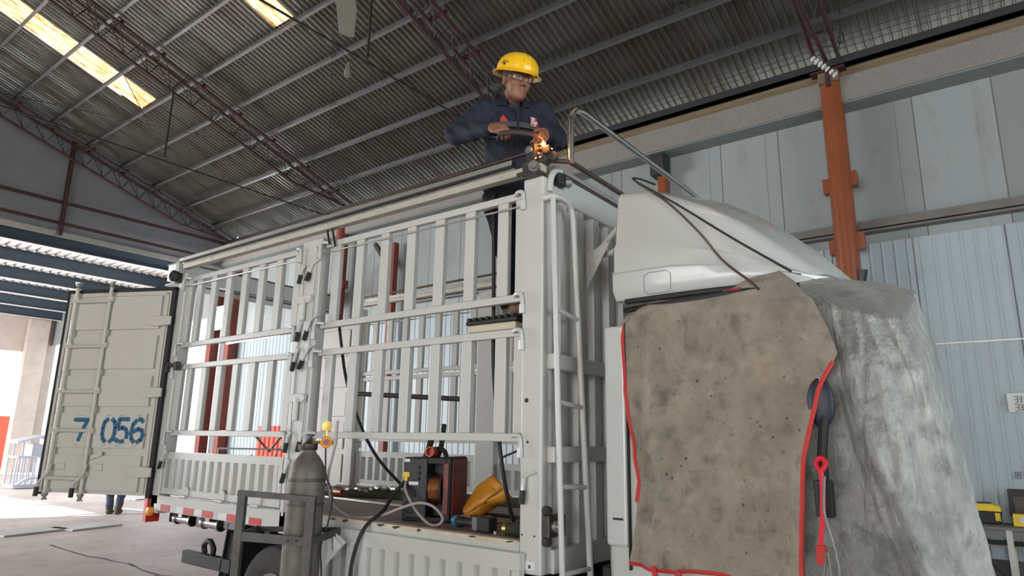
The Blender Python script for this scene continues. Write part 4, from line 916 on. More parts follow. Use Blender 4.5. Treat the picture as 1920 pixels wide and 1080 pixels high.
# ---- gas cylinder, cart (the pair is turned 37 degrees, facing the camera side)
G0 = V(-1.54, -.315, 0); G1 = V(.8, .6, 0); G2 = V(-.6, .8, 0)
def g(a, c, z): return G0+G1*a+G2*c+V(0, 0, z)
t = thing('gas_cylinder', 'tall weathered grey gas cylinder standing in a cart beside the truck', 'gas cylinder', tuple(g(0, 0, .06)))
r = .112
b = MB(); b.lathe([(0, .06), (r-.015, .06), (r, .09), (r, 1.345), (r-.002, 1.375), (r-.008, 1.405), (r-.018, 1.432), (r-.032, 1.458), (r-.050, 1.483), (.045, 1.500), (.043, 1.508), (.040, 1.52), (0, 1.52)], g(0, 0, 0), (0, 0, 1), 40); cyb = b.build('body', M['cyl'], t)
for z in (1.34, 1.20):
    b = MB(); b.lathe([(r-.0005, z-.012), (r+.002, z), (r-.0005, z+.012)], g(0, 0, 0), (0, 0, 1), 40, closed=True); b.build('worn_band', M['cart'], cyb)
b = MB(); b.lathe([(.045, 1.518), (.05, 1.525), (.05, 1.555), (.028, 1.565), (.018, 1.575), (.016, 1.585), (.012, 1.59), (.012, 1.60), (.026, 1.602), (.026, 1.612), (.014, 1.616), (0, 1.616)], g(0, 0, 0), (0, 0, 1), 16); b.obox(g(-.055, 0, 1.535), G1*.012, G2*.02, V(0, 0, .018)); b.build('valve', M['steel'], t)
b = MB(); b.cyl(g(.01, -.01, 1.565), g(.165, -.03, 1.568), .009, 8); rgo = b.build('regulator', M['brass'], t)
fwd = -G2+V(.1, 0, 0)
b = MB(); b.lathe([(0, -.015), (.034, -.015), (.036, .012), (.029, .018), (.029, .012), (0, .012)], g(.115, -.04, 1.567), fwd, 24); b.build('gauge', M['amber'], rgo)
b = MB(); b.lathe([(0, 0), (.020, 0), (.020, .004), (0, .004)], g(.117, -.053, 1.567), fwd, 20); b.build('dial', M['gaugered'], rgo)
b = MB(); b.cyl(g(.115, -.04, 1.595), g(.113, -.04, 1.64), .007, 8); b.lathe([(0, -.012), (.028, -.012), (.031, .01), (0, .013)], g(.112, -.04, 1.665), fwd, 24); b.build('gauge', M['brass'], rgo)
b = MB(); b.cyl(g(.165, -.03, 1.54), g(.170, -.03, 1.70), .010, 10); b.lathe([(0, -.02), (.014, -.02), (.014, .02), (0, .02)], g(.165, -.03, 1.57), (0, 0, 1), 10); b.build('flow_tube', M['hose'], rgo)
t = thing('cylinder_cart', 'rusty angle iron cart holding the grey gas cylinder', 'cart', tuple(g(-.12, 0, 0)))
def cbar(a, c, w_=.036, h_=.036):
    b = MB(); b.bar(g(*a), g(*c), w_, h_); return b
def cpost(a, c, z, w_=.022):
    b = MB(); b.obox(g(a, c, z/2+.03), G1*w_, G2*w_, V(0, 0, z/2-.03)); b.build('post', M['cart'], t)
cpost(-.325, -.155, 1.262); cpost(.085, -.155, 1.235, .025)
cbar((-.352, -.155, 1.268), (.11, -.155, 1.238), .04, .032).build('top_bar', M['cart'], t)
lb = cbar((-.325, -.168, 1.028), (.085, -.168, 1.002), .012, .05).build('lower_bar', M['cart'], t)
b = MB()
for a in (-.03, .02): b.cyl(g(a, -.18, 1.008), g(a, -.174, 1.008), .007, 8)
b.build('bolt_hole', M['black'], lb)
cbar((.10, -.155, 1.002), (.20, .10, 1.03), .012, .04).build('side_bar', M['cart'], t); cbar((-.325, .14, 1.03), (.20, .12, 1.035), .012, .03).build('back_bar', M['cart'], t)
cbar((-.325, -.15, 1.025), (-.325, .14, 1.03), .012, .04).build('side_bar', M['cart'], t)
b = MB(); b.obox(g(-.12, 0, .045), G1*.30, G2*.17, V(0, 0, .012)); b.build('base_plate', M['cart'], t)
for a in (-.45, .21):
    b = MB(); b.lathe([(.02, -.025), (.09, -.025), (.09, .025), (.02, .025)], g(a, .10, .09), G1, 20, closed=True); b.build('wheel', M['tyre'], t)
b = MB(); b.prism([g(.17, .05, 1.04), g(.25, .07, .97), g(.16, .05, .86), g(.12, .03, .80), g(.15, .04, .92), g(.14, .04, .99)], G2*.006); b.prism([g(.18, .03, 1.01), g(.235, .05, .95), g(.19, .03, .92)], G2*.006); b.build('torn_plastic', mat('milky_torn_plastic', (.55, .55, .53), .35), t)
def hose(pts, r, m, label, n=8, cat='hose'):
    b = MB(); b.tube(spl(pts, n), r, 8); return tag(b.build('hose' if cat == 'hose' else 'cable', m), label, cat)
hose([g(.112, -.04, 1.53), g(.125, -.03, 1.37), g(.165, .0, 1.25), g(.155, -.02, 1.09), g(.125, -.03, .96), g(.14, -.03, .80), g(.16, -.05, .45), g(.3, -.1, .012), g(.6, -.3, .012)], .005, M['black'], 'thin black cable hanging from the gauge behind the gas cylinder', 8, 'cable')
hose([g(.165, -.03, 1.54)]+CLEAR, .0085, M['hose'], 'clear grey gas hose looping from the regulator to the wire feeder', 8)
hose(THICK+[(-1.28, -.14, .4), (-1.2, -.3, .016), (-.9, -.6, .016)], .0125, M['black'], 'thick black power cable running from the wire feeder over the bed edge', 9, 'cable')
hose([(-1.30, -.115, .85), (-1.29, -.13, .6), (-1.22, -.3, .012)], .004, M['black'], 'thin wire hanging beside the thick black cable under the bed edge', 9, 'cable')
# welding cable hung over the top rail of the front bay
hose([(-1.86, .12, 3.045), (-1.92, .11, 2.95), (-1.94, .12, 2.62), (-1.88, .14, 2.25), (-1.82, .2, 1.9), (-1.70, .35, 1.5), (-1.55, .6, 1.2), (-1.45, .66, 1.11), (-1.3, .7, 1.092), (-1.15, .56, 1.13)], .011, M['black'], 'black cable hanging from the top rail past the centre post down to the bed', 9, 'cable')
hose([(-1.93, .0, 3.0), (-1.99, .02, 3.12), (-1.94, .02, 3.125), (-1.86, .0, 2.97)], .008, M['black'], 'short black cable end looped over the top rail by the centre post', 6, 'cable')
hose([(-.50, .20, 3.16), (-.46, .12, 3.06), (-.45, .12, 2.7), (-.44, .12, 2.3), (-.43, .12, 2.0), (-.39, .13, 1.62), (-.36, .16, 1.35), (-.40, .32, 1.12), (-.47, .6, 1.092), (-.65, .80, 1.092), (-.98, .62, 1.12)], .012, M['black'], 'black welding cable hanging down beside the leg of the welder', 9, 'cable')
# ---- wire feeder on the bed
FX, FY = -1.19, .395
def fr(a, c, z): # local: a along face right, c depth
    ca, sa = .96, .28
    return V(FX+a*ca-c*sa, FY+a*sa+c*ca, 1.077+z)
wf = thing('wire_feeder', 'black welding wire feeder with a copper spool standing on the bed', 'welding machine', (FX, FY, 1.077))
def fb(b, a0, a1, c0, c1, z0, z1): 
    return b.obox(fr((a0+a1)/2, (c0+c1)/2, (z0+z1)/2), V(.96, .28, 0)*(a1-a0)/2, V(-.28, .96, 0)*(c1-c0)/2, V(0, 0, (z1-z0)/2))
b = MB(); fb(b, -.14, .04, -.10, .14, .0, .40); b.build('case', M['blackp'], wf, bevel=.012)
b = MB(); fb(b, .04, .19, .0, .02, .02, .38); fb(b, -.10, .22, -.10, .14, 0, .03); fb(b, .03, .17, -.09, .13, .36, .40); b.build('spool_bay', M['black'], wf, bevel=.006)
b = MB(); fb(b, .17, .22, -.11, .15, .0, .41); sp = b.build('side_cover', M['black'], wf, bevel=.02)
b = MB(); fb(b, .205, .225, -.09, .13, .03, .39); fb(b, .165, .205, -.118, -.108, .05, .37); b.build('red_panel', mat('worn_red_panel', (.33, .035, .025), .45, var=.5, vscale=14, col2=(.04, .02, .02)), sp, bevel=.008)
sc_ = fr(.05, -.035, .20); ax = V(.96, .28, 0)
b = MB(); b.lathe([(.0, .0), (.105, .0), (.105, .012), (.082, .012), (.082, .098), (.112, .098), (.112, .112), (.03, .112), (.03, .118), (0, .118)], sc_, ax, 32); sl = b.build('spool', M['black'], wf)
b = MB(); b.lathe([(.081, .013), (.094, .013), (.094, .097), (.081, .097)], sc_, ax, 40, closed=True); b.build('copper_wire', M['copper'], sl)
b = MB(); fb(b, -.13, -.09, -.104, -.10, .37, .39); fb(b, -.09, -.02, -.104, -.10, .225, .245); b.build('white_label', M['reflw'], wf)
b = MB(); fb(b, -.135, -.085, -.112, -.10, .275, .305); b.obox(fr(-.11, -.107, .27), V(.96, .28, 0)*.012, V(-.28, .96, 0)*.006, V(0, 0, .02)); b.build('yellow_tag', M['yellow'], wf)
b = MB()
for z in (.10, .19): b.lathe([(0, 0), (.045, 0), (.045, .004), (.038, .004), (.036, 0.001), (0, .001)], fr(-.08, -.10, z-.015), V(.28, -.96, 0), 20)
for z in (.30, .335, .265): b.lathe([(0, 0), (.012, 0), (.010, .012), (0, .012)], fr(-.02, -.10, z), V(.28, -.96, 0), 10)
b.build('sockets', M['black'], wf)
b = MB(); b.tube(spl([fr(-.05, .02, .39), fr(-.02, .02, .44), fr(.05, .02, .455), fr(.10, .02, .44), fr(.12, .02, .39)], 5), .016, 8); b.build('handle', M['black'], wf)
b = MB(); b.lathe([(0, -.03), (.035, -.03), (.035, .03), (.024, .03), (.024, .0), (0, .0)], fr(.03, -.03, .435), V(.28, -.96, .1), 18); b.build('red_knob', mat('red_cap', (.5, .06, .03), .4), wf)
b = MB(); b.tube(spl([fr(-.07, .10, .40), fr(-.075, .15, .5), fr(-.06, .2, .62)], 5), .022, 6); b.tube(spl([fr(-.0, .12, .40), fr(.01, .15, .48), fr(.0, .2, .62)], 5), .018, 6); b.build('webbing_strap', M['canvas'], wf)
# ---- small things on the bed
t = thing('work_bag', 'orange coated cloth tube lying crumpled on the truck bed', 'bag', (-.82, .55, 1.077))
A = V(-.92, .47, 1.115); Bv = V(-.755, .63, 1.30); ad = (Bv-A).normalized(); s1 = ad.cross(V(0, 0, 1)).normalized(); s2 = s1.cross(ad)
def bagp(u, v, sh=1):
    a = 2*math.pi*u; r_ = (.045+.082*v**.8)*sh; r_ *= 1+.22*fold(u*6+v*3, 21)+.1*math.sin(3*a+v*4)
    p = A+(Bv-A)*(v*1.02)+s1*math.cos(a)*r_*1.0+s2*math.sin(a)*r_*.85
    p += V(.012*fold(v*7+u*3, 22), .012*fold(v*7+u*3, 23), .012*fold(v*8+u*2, 24)); p.z = max(p.z, 1.080); return p
b = MB(); b.grid(lambda u, v: bagp(u, v), 32, 18); b.build('shell', M['bag'], t, solid=-.004, angle=180)
b = MB(); b.grid(lambda u, v: bagp(u, .35+.62*v, .93), 32, 10); b.build('lining', M['inner'], t, angle=180)
b = MB(); b.grid(lambda u, v: V(-.95+.22*u, .42+.16*v+.06*u, 1.080+.06*(1-abs(2*u-1))*(.5+.5*fold(u*5+v*4, 25))), 14, 10); b.build('flat_tail', M['bag'], t, solid=.004, angle=180)
b = MB()
for u, v in ((.55, .1), (.62, .22), (.5, .3)):
    p = bagp(u, v); b.sphere(p, .012, 1, 1, .4, 8)
b.build('red_print', M['strap'], t)
t = thing('angle_grinder', 'black cordless grinder with a blue end cap lying on the bed edge', 'tool', (-.62, .2, 1.077))
g0, g1 = V(-.79, .22, 1.118), V(-.40, .20, 1.118); gd = (g1-g0).normalized()
b = MB(); b.lathe([(0, .035), (.034, .035), (.036, .06), (.026, .08), (.024, .15), (.028, .18), (0, .18)], g0, gd, 20); b.build('body', M['blackp'], t)
b = MB(); b.lathe([(0, 0), (.030, .0), (.036, .02), (.036, .04), (0, .04)], g0, gd, 20); b.build('blue_end_cap', M['grin'], t)
b = MB(); b.obox(g0+gd*.195+V(0, 0, .002), gd*.02, V(0, .036, 0), V(0, 0, .038)); b.build('collar', M['rim'], t, bevel=.006)
b = MB(); b.obox(g0+gd*.265+V(0, 0, .002), gd*.05, V(0, .040, 0), V(0, 0, .040)); b.build('battery', M['black'], t, bevel=.008)
b = MB(); b.obox(g0+gd*.10+V(0, -.005, .036), gd*.04, V(0, .008, 0), V(0, 0, .004)); b.build('switch', M['rim'], t, bevel=.002)
t = thing('power_drill', 'small olive power tool with a yellow ring lying against the front post', 'tool', (-.33, .2, 1.077))
b = MB(); b.cyl((-.36, .17, 1.115), (-.20, .22, 1.115), .034, 16); b.build('body', M['canvas'], t)
b = MB(); b.lathe([(.02, 0), (.037, 0), (.037, .02), (.02, .02)], (-.37, .168, 1.115), (.95, .3, 0), 16); b.build('yellow_ring', M['brass'], t)
b = MB(); b.box(-.30, -.2, .16, .26, 1.08, 1.16); b.build('battery', M['black'], t, bevel=.008)
for i, (x, y) in enumerate(((-.43, .17), (-.46, .2), (-.41, .21))):
    b = MB(); b.lathe([(.004, 0), (.009, 0), (.009, .012), (.004, .012)], (x, y, 1.077), (0, 0, 1), 8, closed=True); tag(b.build('steel_nut', M['alu']), 'tiny steel nut lying on the bed between the grinder and the front post', 'nut', 'nuts on the bed')
# green canvas bundle at the far side and flat bar
def canv(u, v):
    x = -3.2+2.95*u; a = math.pi*v; h_ = .10*(.75+.5*fold(x*1.4, 31))*(1 if u < .52 else .6)
    yc = 1.30+.22*math.sin(u*2.2)+.35*u
    return V(x, yc-.24*math.cos(a)*(1+.25*fold(x*2.1, 32)), 1.080+h_*math.sin(a)*(1+.35*fold(x*4+v*5, 33))+.02*fold(x*9+v*9, 34)*math.sin(a))
t = thing('canvas_bundle', 'long green canvas bundle lying across the far half of the bed', 'tarpaulin', (-1.7, 1.45, 1.077))
b = MB(); b.grid(canv, 90, 14); b.build('canvas', M['canvas'], t, angle=180)
b = MB(); random.seed(5)
for i in range(34):
    u = .05+.40*i/34; p = canv(u, .30+.10*random.random()); p2 = p+V(.05, random.uniform(-.02, .02), random.uniform(-.008, .012)); b.bar(p+V(0, -.02, .012), p2+V(0, -.02, .012), .02, .016)
b.build('eyelets', M['alu'], t)
b = MB(); b.bar((-3.2, .98, 1.085), (-1.15, .80, 1.085), .035, .012); tag(b.build('flat_bar', M['alu']), 'long bright flat bar lying on the bed in front of the green canvas', 'bar')
t = thing('screwdriver', 'screwdriver with a red and yellow handle on the green canvas behind the gas cylinder', 'tool', (-2.72, 1.0, 1.1))
b = MB(); b.cyl((-2.98, 1.02, 1.13), (-2.86, 1.0, 1.13), .022, 10); b.build('grip', M['amber'], t); b = MB(); b.cyl((-2.86, 1.0, 1.13), (-2.80, .99, 1.13), .025, 10); b.build('red_cap', M['red'], t)
hose([(-.70, 1.30, 1.52), (-.86, 1.5, 1.60), (-1.05, 1.7, 1.68), (-1.25, 1.9, 1.62), (-1.35, 2.0, 1.55)], .006, M['redtrim'], 'thin red lead arching above the wire feeder towards the far drop side', 6, 'cable')
hose([(-.43, .22, 1.50), (-.50, .5, 1.54), (-.62, .8, 1.53), (-.60, .9, 1.49), (-.52, .7, 1.48), (-.60, 1.0, 1.44), (-.9, 1.5, 1.42)], .007, M['rustrod'], 'thin dark red lead looping off the hanging welding cable', 6, 'cable')
# grey round bar across the body behind the panels
b = MB(); b.cyl((-2.95, 1.2, 2.0), (-1.75, 1.35, 1.93), .022, 10); tag(b.build('locking_bar', M['steel']), 'dark round bar slung across the inside of the truck body before the far door', 'bar')
# foot pad on the lower panel's top rail
t = thing('foot_pad', 'ridged black pad on a pale block lying on the stake rail under the shoe', 'pad', (-.42, .08, 2.215))
b = MB(); b.box(-.56, -.20, .02, .17, 2.216, 2.262); b.build('block', M['inner'], t, bevel=.012)
b = MB(); b.box(-.57, -.19, .015, .175, 2.263, 2.285)
for i in range(8): b.box(-.56+.047*i, -.535+.047*i, .01, .18, 2.285, 2.305)
b.build('ridged_top', M['black'], t, bevel=.004)
# ================================================================== PEOPLE (smooth-union volumes turned into one skin)
class SDF:
    def __init__(s, lo, hi, h):
        s.lo = np.array(lo, float); s.h = h; s.n = np.ceil((np.array(hi)-s.lo)/h).astype(int)+1
        s.d = np.full(tuple(s.n), 1.0, np.float32)
    def _sub(s, a, c):
        i0 = np.maximum(np.floor((np.array(a)-s.lo)/s.h).astype(int), 0); i1 = np.minimum(np.ceil((np.array(c)-s.lo)/s.h).astype(int)+1, s.n)
        if (i1 <= i0).any(): return None, None
        sl = tuple(slice(p, q) for p, q in zip(i0, i1))
        g = np.meshgrid(*[s.lo[k]+s.h*np.arange(i0[k], i1[k]) for k in range(3)], indexing='ij')
        return sl, np.stack(g, -1).astype(np.float32)
    def put(s, sl, d, k, op='u'):
        a = s.d[sl]
        if op == 'u':
            h_ = np.clip(.5+.5*(a-d)/k, 0, 1); s.d[sl] = a*(1-h_)+d*h_-k*h_*(1-h_)
        else:
            h_ = np.clip(.5-.5*(a+d)/k, 0, 1); s.d[sl] = a*(1-h_)+(-d)*h_+k*h_*(1-h_)
    def cone(s, a, c, r1, r2, k=.02, op='u', flat=None):
        a, c = np.array(a, float), np.array(c, float); m = max(r1, r2)+.05+k*1.5
        sl, P = s._sub(np.minimum(a, c)-m, np.maximum(a, c)+m)
        if sl is None: return
        ab = c-a; L = (ab@ab); t = np.clip(((P-a)@ab)/max(L, 1e-9), 0, 1)
        s.put(sl, np.linalg.norm(P-(a+t[..., None]*ab), axis=-1)-(r1+(r2-r1)*t), k, op)
    def ell(s, c, r, R=None, k=.02, op='u'):
        c = np.array(c, float); r = np.array(r, float)*(HS if R is HR else 1); m = r.max()+.05+k*1.5
        sl, P = s._sub(c-m, c+m)
        if sl is None: return
        q = P-c
        if R is not None: q = q@np.array(R)          # columns of R = local axes
        k0 = np.linalg.norm(q/r, axis=-1); k1 = np.linalg.norm(q/(r*r), axis=-1)
        s.put(sl, np.where(k1 > 1e-6, k0*(k0-1)/np.maximum(k1, 1e-6), -r.min()), k, op)
    def wrinkle(s, fn, amp):
        g = np.meshgrid(*[s.lo[k]+s.h*np.arange(s.n[k]) for k in range(3)], indexing='ij')
        s.d += (amp*fn(*g)).astype(np.float32)
    def cut(s, p, nrm):                                # keep the side the normal points away from
        g = np.meshgrid(*[s.lo[k]+s.h*np.arange(s.n[k]) for k in range(3)], indexing='ij')
        nrm = np.array(nrm, float); nrm /= np.linalg.norm(nrm)
        s.d = np.maximum(s.d, ((g[0]-p[0])*nrm[0]+(g[1]-p[1])*nrm[1]+(g[2]-p[2])*nrm[2]).astype(np.float32))
    def mesh(s):
        d = s.d; d[0] = d[-1] = 1; d[:, 0] = d[:, -1] = 1; d[:, :, 0] = d[:, :, -1] = 1
        ins = d < 0; nx, ny, nz_ = d.shape
        c = [ins[i:nx-1+i, j:ny-1+j, k:nz_-1+k] for i in (0, 1) for j in (0, 1) for k in (0, 1)]
        cnt = sum(x.astype(np.int8) for x in c); act = (cnt > 0) & (cnt < 8)
        idx = np.full(act.shape, -1, np.int64); ii = np.argwhere(act); idx[act] = np.arange(len(ii))
        acc = np.zeros((len(ii), 3)); num = np.zeros(len(ii))
        off = [(i, j, k) for i in (0, 1) for j in (0, 1) for k in (0, 1)]
        vals = [d[ii[:, 0]+o[0], ii[:, 1]+o[1], ii[:, 2]+o[2]] for o in off]
        for a in range(8):
            for b_ in range(a+1, 8):
                if sum(abs(off[a][q]-off[b_][q]) for q in range(3)) != 1: continue
                m = (vals[a] < 0) != (vals[b_] < 0); t = vals[a]/(vals[a]-vals[b_]+1e-12)
                p = np.array(off[a])+t[:, None]*(np.array(off[b_])-np.array(off[a])); acc[m] += p[m]; num[m] += 1
        V_ = s.lo+s.h*(ii+acc/num[:, None]); F = []
        for ax in range(3):
            A = [slice(1, n-1) for n in d.shape]; B = list(A); A[ax] = slice(0, d.shape[ax]-1); B[ax] = slice(1, d.shape[ax])
            e = np.argwhere(ins[tuple(A)] != ins[tuple(B)]); st = np.array([1, 1, 1]); st[ax] = 0; e = e+st
            sg = ins[e[:, 0], e[:, 1], e[:, 2]]
            u, v = [q for q in range(3) if q != ax]
            q = []
            for du, dv in ((1, 1), (0, 1), (0, 0), (1, 0)):
                f = e.copy(); f[:, u] -= du; f[:, v] -= dv; q.append(idx[f[:, 0], f[:, 1], f[:, 2]])
            q = np.stack(q, 1); flipm = sg if ax != 1 else ~sg; q[~flipm] = q[~flipm][:, ::-1]; F.append(q)
        F = np.concatenate(F); F = F[(F >= 0).all(1)]
        return V_, F
    def build(s, name, m, parent=None, smooth=2, **kw):
        v, f = s.mesh()
        org = np.array(ORG[parent.name]) if parent is not None else np.array([0, 0, 0.])
        me = bpy.data.meshes.new(name); me.from_pydata((v-org).tolist(), [], f.tolist()); me.update(); me.shade_smooth(); me.materials.append(m)
        o = bpy.data.objects.new(name, me); COL.objects.link(o); ORG[o.name] = Vector(org)
        if parent is not None: o.parent = parent
        md = o.modifiers.new('smooth', 'SMOOTH'); md.factor = .5; md.iterations = smooth
        return tag(o, **kw)
def sinw(fx, fy, fz, ph=0): return lambda x, y, z: np.sin(x*fx+y*fy+z*fz+ph)*np.sin(x*fy*.7-y*fx*.6+z*fz*.37+1.7*ph)
# ---------------------------------------------------------------- the welder
WO = np.array([-.46, .30, 0]); WF = np.array([.69, -.72, 0]); WF /= np.linalg.norm(WF); WL = np.array([.72, .69, 0]); WL /= np.linalg.norm(WL); WU = np.array([0, 0, 1.])
def W(f, l, z): return WO+WF*f+WL*l+WU*z
wk = thing('person', 'person in navy work clothes and a yellow hard hat welding on top of the truck', 'person', (-.40, .14, 2.31))
HC = W(.12, .01, 3.915)                                  # head centre
yaw, pit = math.radians(20), math.radians(20)
hf0 = WF*math.cos(yaw)+WL*math.sin(yaw); hl = -WF*math.sin(yaw)+WL*math.cos(yaw)
hf = hf0*math.cos(pit)-WU*math.sin(pit); hu = hf0*math.sin(pit)+WU*math.cos(pit)
HR = np.stack([hf, hl, hu], 1)
HS = 1.09
def H(f, l, u): return HC+HS*(hf*f+hl*l+hu*u)
shR, shL = W(.0, -.185, 3.745), W(.02, .185, 3.745)
elR, elL = W(-.02, -.37, 3.57), W(.10, .27, 3.52)
wrR, wrL = W(.285, -.165, 3.485), W(.33, .17, 3.46)
hipR, hipL = W(-.02, -.085, 3.12), W(-.02, .095, 3.12)
knR, knL = W(.085, -.02, 2.76), W(.08, .20, 2.76)
anR, anL = W(.13, -.005, 2.40), W(.10, .22, 2.40)
S = SDF((-1.02, -.35, 2.24), (.22, .78, 4.16), .0065)
# trunk, legs and arms under the clothes
S.cone(W(-.02, 0, 3.15), W(-.02, 0, 3.5), .08, .085, .03); S.cone(W(-.01, -.09, 3.68), W(-.01, .09, 3.68), .055, .055, .03); S.cone(W(-.02, 0, 3.5), W(-.0, 0, 3.70), .085, .075, .03)
for a, e, w_ in ((shR, elR, wrR), (shL, elL, wrL)): S.cone(a, e, .047, .038, .03); S.cone(e, w_, .038, .026, .02)
for a, e, w_ in ((hipR, knR, anR), (hipL, knL, anL)): S.cone(a, e, .075, .055, .03); S.cone(e, w_, .052, .035, .02); S.cone(w_, w_+WF*.12-WU*.05+WL*.02, .035, .03, .02)
# neck and head
S.cone(W(.02, 0, 3.70), H(-.035, 0, -.075), .056, .054, .03)
S.ell(H(-.012, 0, .03), (.097, .076, .098), HR, .01); S.ell(H(.028, 0, -.045), (.066, .060, .082), HR, .03); S.ell(H(.052, 0, -.098), (.036, .038, .028), HR, .03)
for s_ in (-1, 1):
    S.ell(H(.045, s_*.042, -.028), (.035, .026, .028), HR, .018); S.ell(H(.078, s_*.033, .012), (.018, .019, .013), HR, .006, 'd')
    S.ell(H(.066, s_*.033, .010), (.014, .015, .013), HR, .003); S.ell(H(.080, s_*.032, .030), (.013, .024, .007), HR, .012)
    S.ell(H(-.008, s_*.080, -.012), (.020, .009, .033), HR, .008); S.ell(H(-.004, s_*.087, -.010), (.010, .006, .02), HR, .004, 'd')
    S.cone(H(.103, s_*.018, -.040), H(.088, s_*.034, -.072), .003, .002, .008, 'd')
S.cone(H(.082, 0, .018), H(.114, 0, -.028), .008, .012, .010); S.ell(H(.112, 0, -.032), (.016, .014, .012), HR, .006)
for s_ in (-1, 1): S.ell(H(.100, s_*.015, -.036), (.012, .009, .008), HR, .006)
S.ell(H(.086, 0, -.066), (.016, .027, .010), HR, .008); S.ell(H(.084, 0, -.083), (.014, .022, .008), HR, .006); S.cone(H(.105, -.022, -.0755), H(.105, .022, -.0755), .0045, .0045, .004, 'd'); S.ell(H(.074, 0, -.104), (.020, .022, .016), HR, .012)
# hands
def hand(wr, d, palm_n, curl, spread, side, grip):
    d = d/np.linalg.norm(d); n = palm_n-d*(palm_n@d); n /= np.linalg.norm(n); sd = np.cross(d, n)*side
    S.ell(wr+d*.048, (.052, .040, .017), np.stack([d, sd, n], 1), .012); S.cone(wr-d*.03, wr+d*.02, .027, .026, .015)
    S.cone(wr+d*.03+sd*.02, wr+d*.07+sd*.022, .014, .014, .012)
    for i, L in enumerate((.072, .080, .074, .058)):
        o = (1.5-i)*.0195; p = wr+d*(.088-.004*abs(i-1.2))+sd*o; a = .25
        r = .0095-.0006*i
        for seg, fr_ in enumerate((.45, .32, .26)):
            a += curl[seg]; dd = d*math.cos(a)+n*math.sin(a)+sd*spread*(1.5-i)*.1
            q = p+dd*L*fr_*1.15; S.cone(p, q, r, r*.93, .005); p = q; r *= .93
    p = wr+d*.025+sd*.032; q = p+(d*.55+sd*.55+n*.45)*.045; S.cone(p, q, .0135, .011, .010)
    q2 = q+(d*.9+n*.35-sd*.15)*.032; S.cone(q, q2, .0105, .010, .005); q3 = q2+(d*.9+n*.25-sd*.3)*.024; S.cone(q2, q3, .010, .0085, .004)
TA, TB, TC = np.array([-.295, -.036, 3.412]), np.array([-.07, -.02, 3.355]), np.array([.0, .005, 3.292])
dR = (np.array([-.19, -.045, 3.40])-wrR)
hand(wrR, dR, np.array([.15, .75, -.55]), (.45, .75, .65), .1, 1, None)
hand(wrL, np.array([-.05, .03, 3.30])-wrL, np.array([-.6, -.2, -.7]), (.5, .6, .5), .15, -1, None)
body = S.build('body', M['skin'], wk, 1)
b = MB()
for s_ in (-1, 1): b.tube([Vector(H(.088, s_*.014, .040)), Vector(H(.092, s_*.030, .045)), Vector(H(.078, s_*.056, .040))], [.004, .0055, .003], 6)
b.build('eyebrows', M['hair'], wk)
S6 = SDF(W(0, 0, 3.76)-.16, W(0, 0, 3.76)+.16, .007); S6.cone(W(.005, 0, 3.66), W(.035, 0, 3.79), .085, .067, .03); S6.cut(W(.03, 0, 3.805), (.35*WF+WU)); S6.build('undershirt', M['black'], wk)
# hair fringe under the helmet
S2 = SDF(HC-.2, HC+.2, .006); S2.ell(H(-.022, 0, .025), (.098, .0815, .088), HR, .01); S2.ell(H(.07, 0, -.06), (.11, .2, .10), HR, .005, 'd'); S2.cut(H(0, 0, -.045), -hu); S2.cut(H(-.005, 0, 0)+hf*.03, hf)
for s_ in (-1, 1): S2.ell(H(-.004, s_*.088, -.012), (.026, .022, .036), HR, .004, 'd')
S2.build('hair', M['hair'], wk)
# jacket
S3 = SDF((-1.02, -.30, 3.0), (.18, .80, 3.92), .0075)
JR = np.stack([WF, WL, WU], 1)
S3.ell(W(-.01, 0, 3.62), (.135, .205, .17), JR, .05); S3.ell(W(-.015, 0, 3.42), (.130, .185, .22), JR, .05); S3.ell(W(-.02, 0, 3.24), (.132, .19, .17), JR, .05)
S3.cone(W(-.01, -.15, 3.735), W(-.01, .15, 3.735), .075, .075, .05); S3.cone(W(.0, -.06, 3.765), W(.0, .06, 3.765), .07, .07, .04)
for a, e, w_ in ((shR, elR, wrR), (shL, elL, wrL)):
    S3.cone(a, e, .082, .074, .045); S3.cone(e, e+(w_-e)*.93, .072, .047, .03)
S3.wrinkle(sinw(34, 26, 30), .006); S3.wrinkle(sinw(12, 60, 44, 1.), .004); S3.wrinkle(sinw(70, 20, 75, 2.), .0025)
S3.cone(W(-.02, 0, 3.78), W(.03, 0, 3.825), .085, .078, .03); S3.ell(W(.09, .01, 3.835), (.10, .062, .085), JR, .01, 'd'); S3.cut(W(0, 0, 3.12), (0.02, 0, -1))
jk = S3.build('jacket', M['navy'], wk)
# collar wings
b = MB()
for s_ in (-1, 1):
    def cl_(u, v, s_=s_):
        a = math.pi*(.93-.78*u)*s_
        r_ = .083+.042*v; return Vector(W(.015+r_*1.0*-math.cos(math.pi-abs(a))*1.0, r_*math.sin(a)*1.05, 3.835-.055*u-.065*v*(.7+.3*u)+.012))
    b.grid(cl_, 14, 5)
b.build('collar', M['navy'], jk, solid=.006, angle=180)
